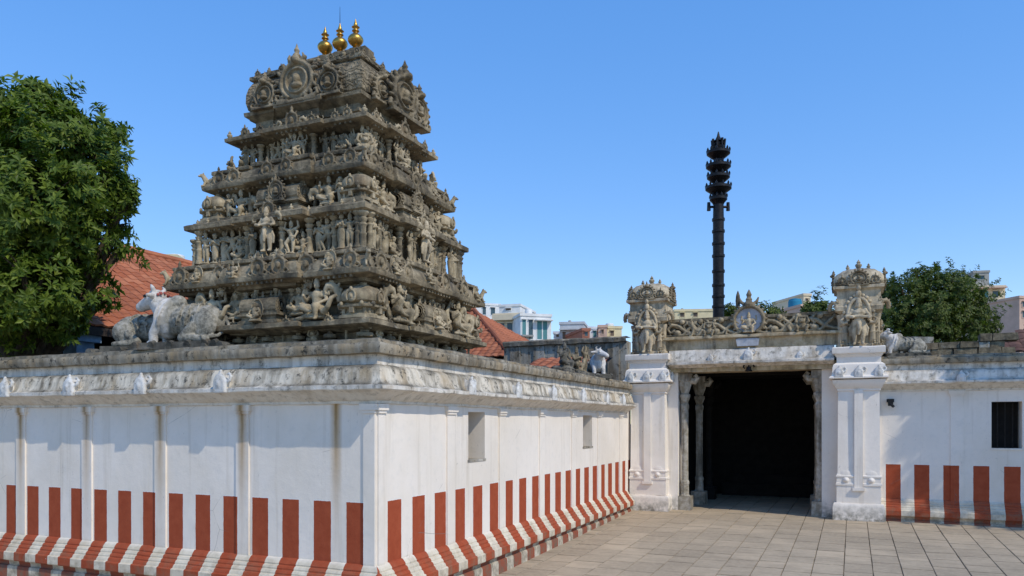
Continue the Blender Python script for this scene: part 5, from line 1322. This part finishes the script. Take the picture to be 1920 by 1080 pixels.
house('brick-red hut with sloping side right of the grey flat house', 1092, 1106, 616, 104, 'c_brick', [(622, 630, [(1096, 1102, g_)])], yaw=.2)
house('pale house with a blue door behind the red hut', 1100, 1124, 613, 116, 'c_palewhite', [(620, 632, [(1112, 1118, tl_)])], yaw=.1)
house('peach house left of the carved left pavilion', 1122, 1138, 610, 108, 'c_peach', [(618, 626, [(1128, 1132, sh_)])], yaw=-.1)
house('yellow house with one window nearest the carved left pavilion', 1136, 1166, 612, 112, 'c_yellow', [(620, 630, [(1144, 1151, sh_)])], yaw=.15, tank=[(1142, 1158, 603, 'c_white')])
house('long cream flat roof left of the flag column', 1266, 1352, 580, 120, 'c_yellow', [(586, 594, [(1276, 1284, sh_), (1300, 1308, sh_)])], yaw=-.1, tank=[(1280, 1285, 574, 'c_conc')])
house('peach block under the blue water tank', 1468, 1515, 578, 115, 'c_peach', [(583, 590, [(1474, 1480, sh_)])], yaw=-.2, tank=[(1482, 1507, 556, 'c_blue')])
house('small cream stair tower right of the blue tank', 1506, 1521, 551, 119, 'c_cream', [(560, 566, [(1511, 1515, sh_)])], yaw=.2)
house('low pink house beside the dark shrub', 1500, 1548, 572, 104, 'c_peach', [(578, 586, [(1520, 1528, sh_)])], yaw=.2)
house('pale water tank block peeping over the left tiled roof', 285, 330, 478, 70, 'c_yellow', [], yaw=.1, tank=[(300, 332, 469, 'c_white')])
# the taller stepped block on the right
house('top stair room of the stepped cream apartment block', 1827, 1853, 508, 128, 'c_conc', [(517, 524, [(1833, 1845, g_)])], yaw=-.2, tank=[(1832, 1836, 503, 'c_conc')])
house('upper storey of the stepped cream apartment block with teal windows', 1822, 1882, 536, 124, 'c_cream', [(546, 558, [(1840, 1853, tl_), (1860, 1870, g_)])], yaw=-.15, slabs=[(540, 542, 1826, 1880, 'c_peach', 1.2)])
house('wide lower storeys of the stepped cream apartment block', 1836, 1912, 569, 118, 'c_cream', [(580, 592, [(1858, 1872, tl_), (1883, 1891, tl_), (1893, 1909, g_)])], yaw=-.1, slabs=[(572, 576, 1850, 1912, 'c_peach', 1.2), (612, 616, 1850, 1912, 'c_peach', 1.0)])
house('pinkish house at the far right edge', 1908, 1960, 556, 110, 'c_peach', [(566, 576, [(1914, 1922, g_)]), (584, 596, [(1914, 1922, g_)])], yaw=.2)
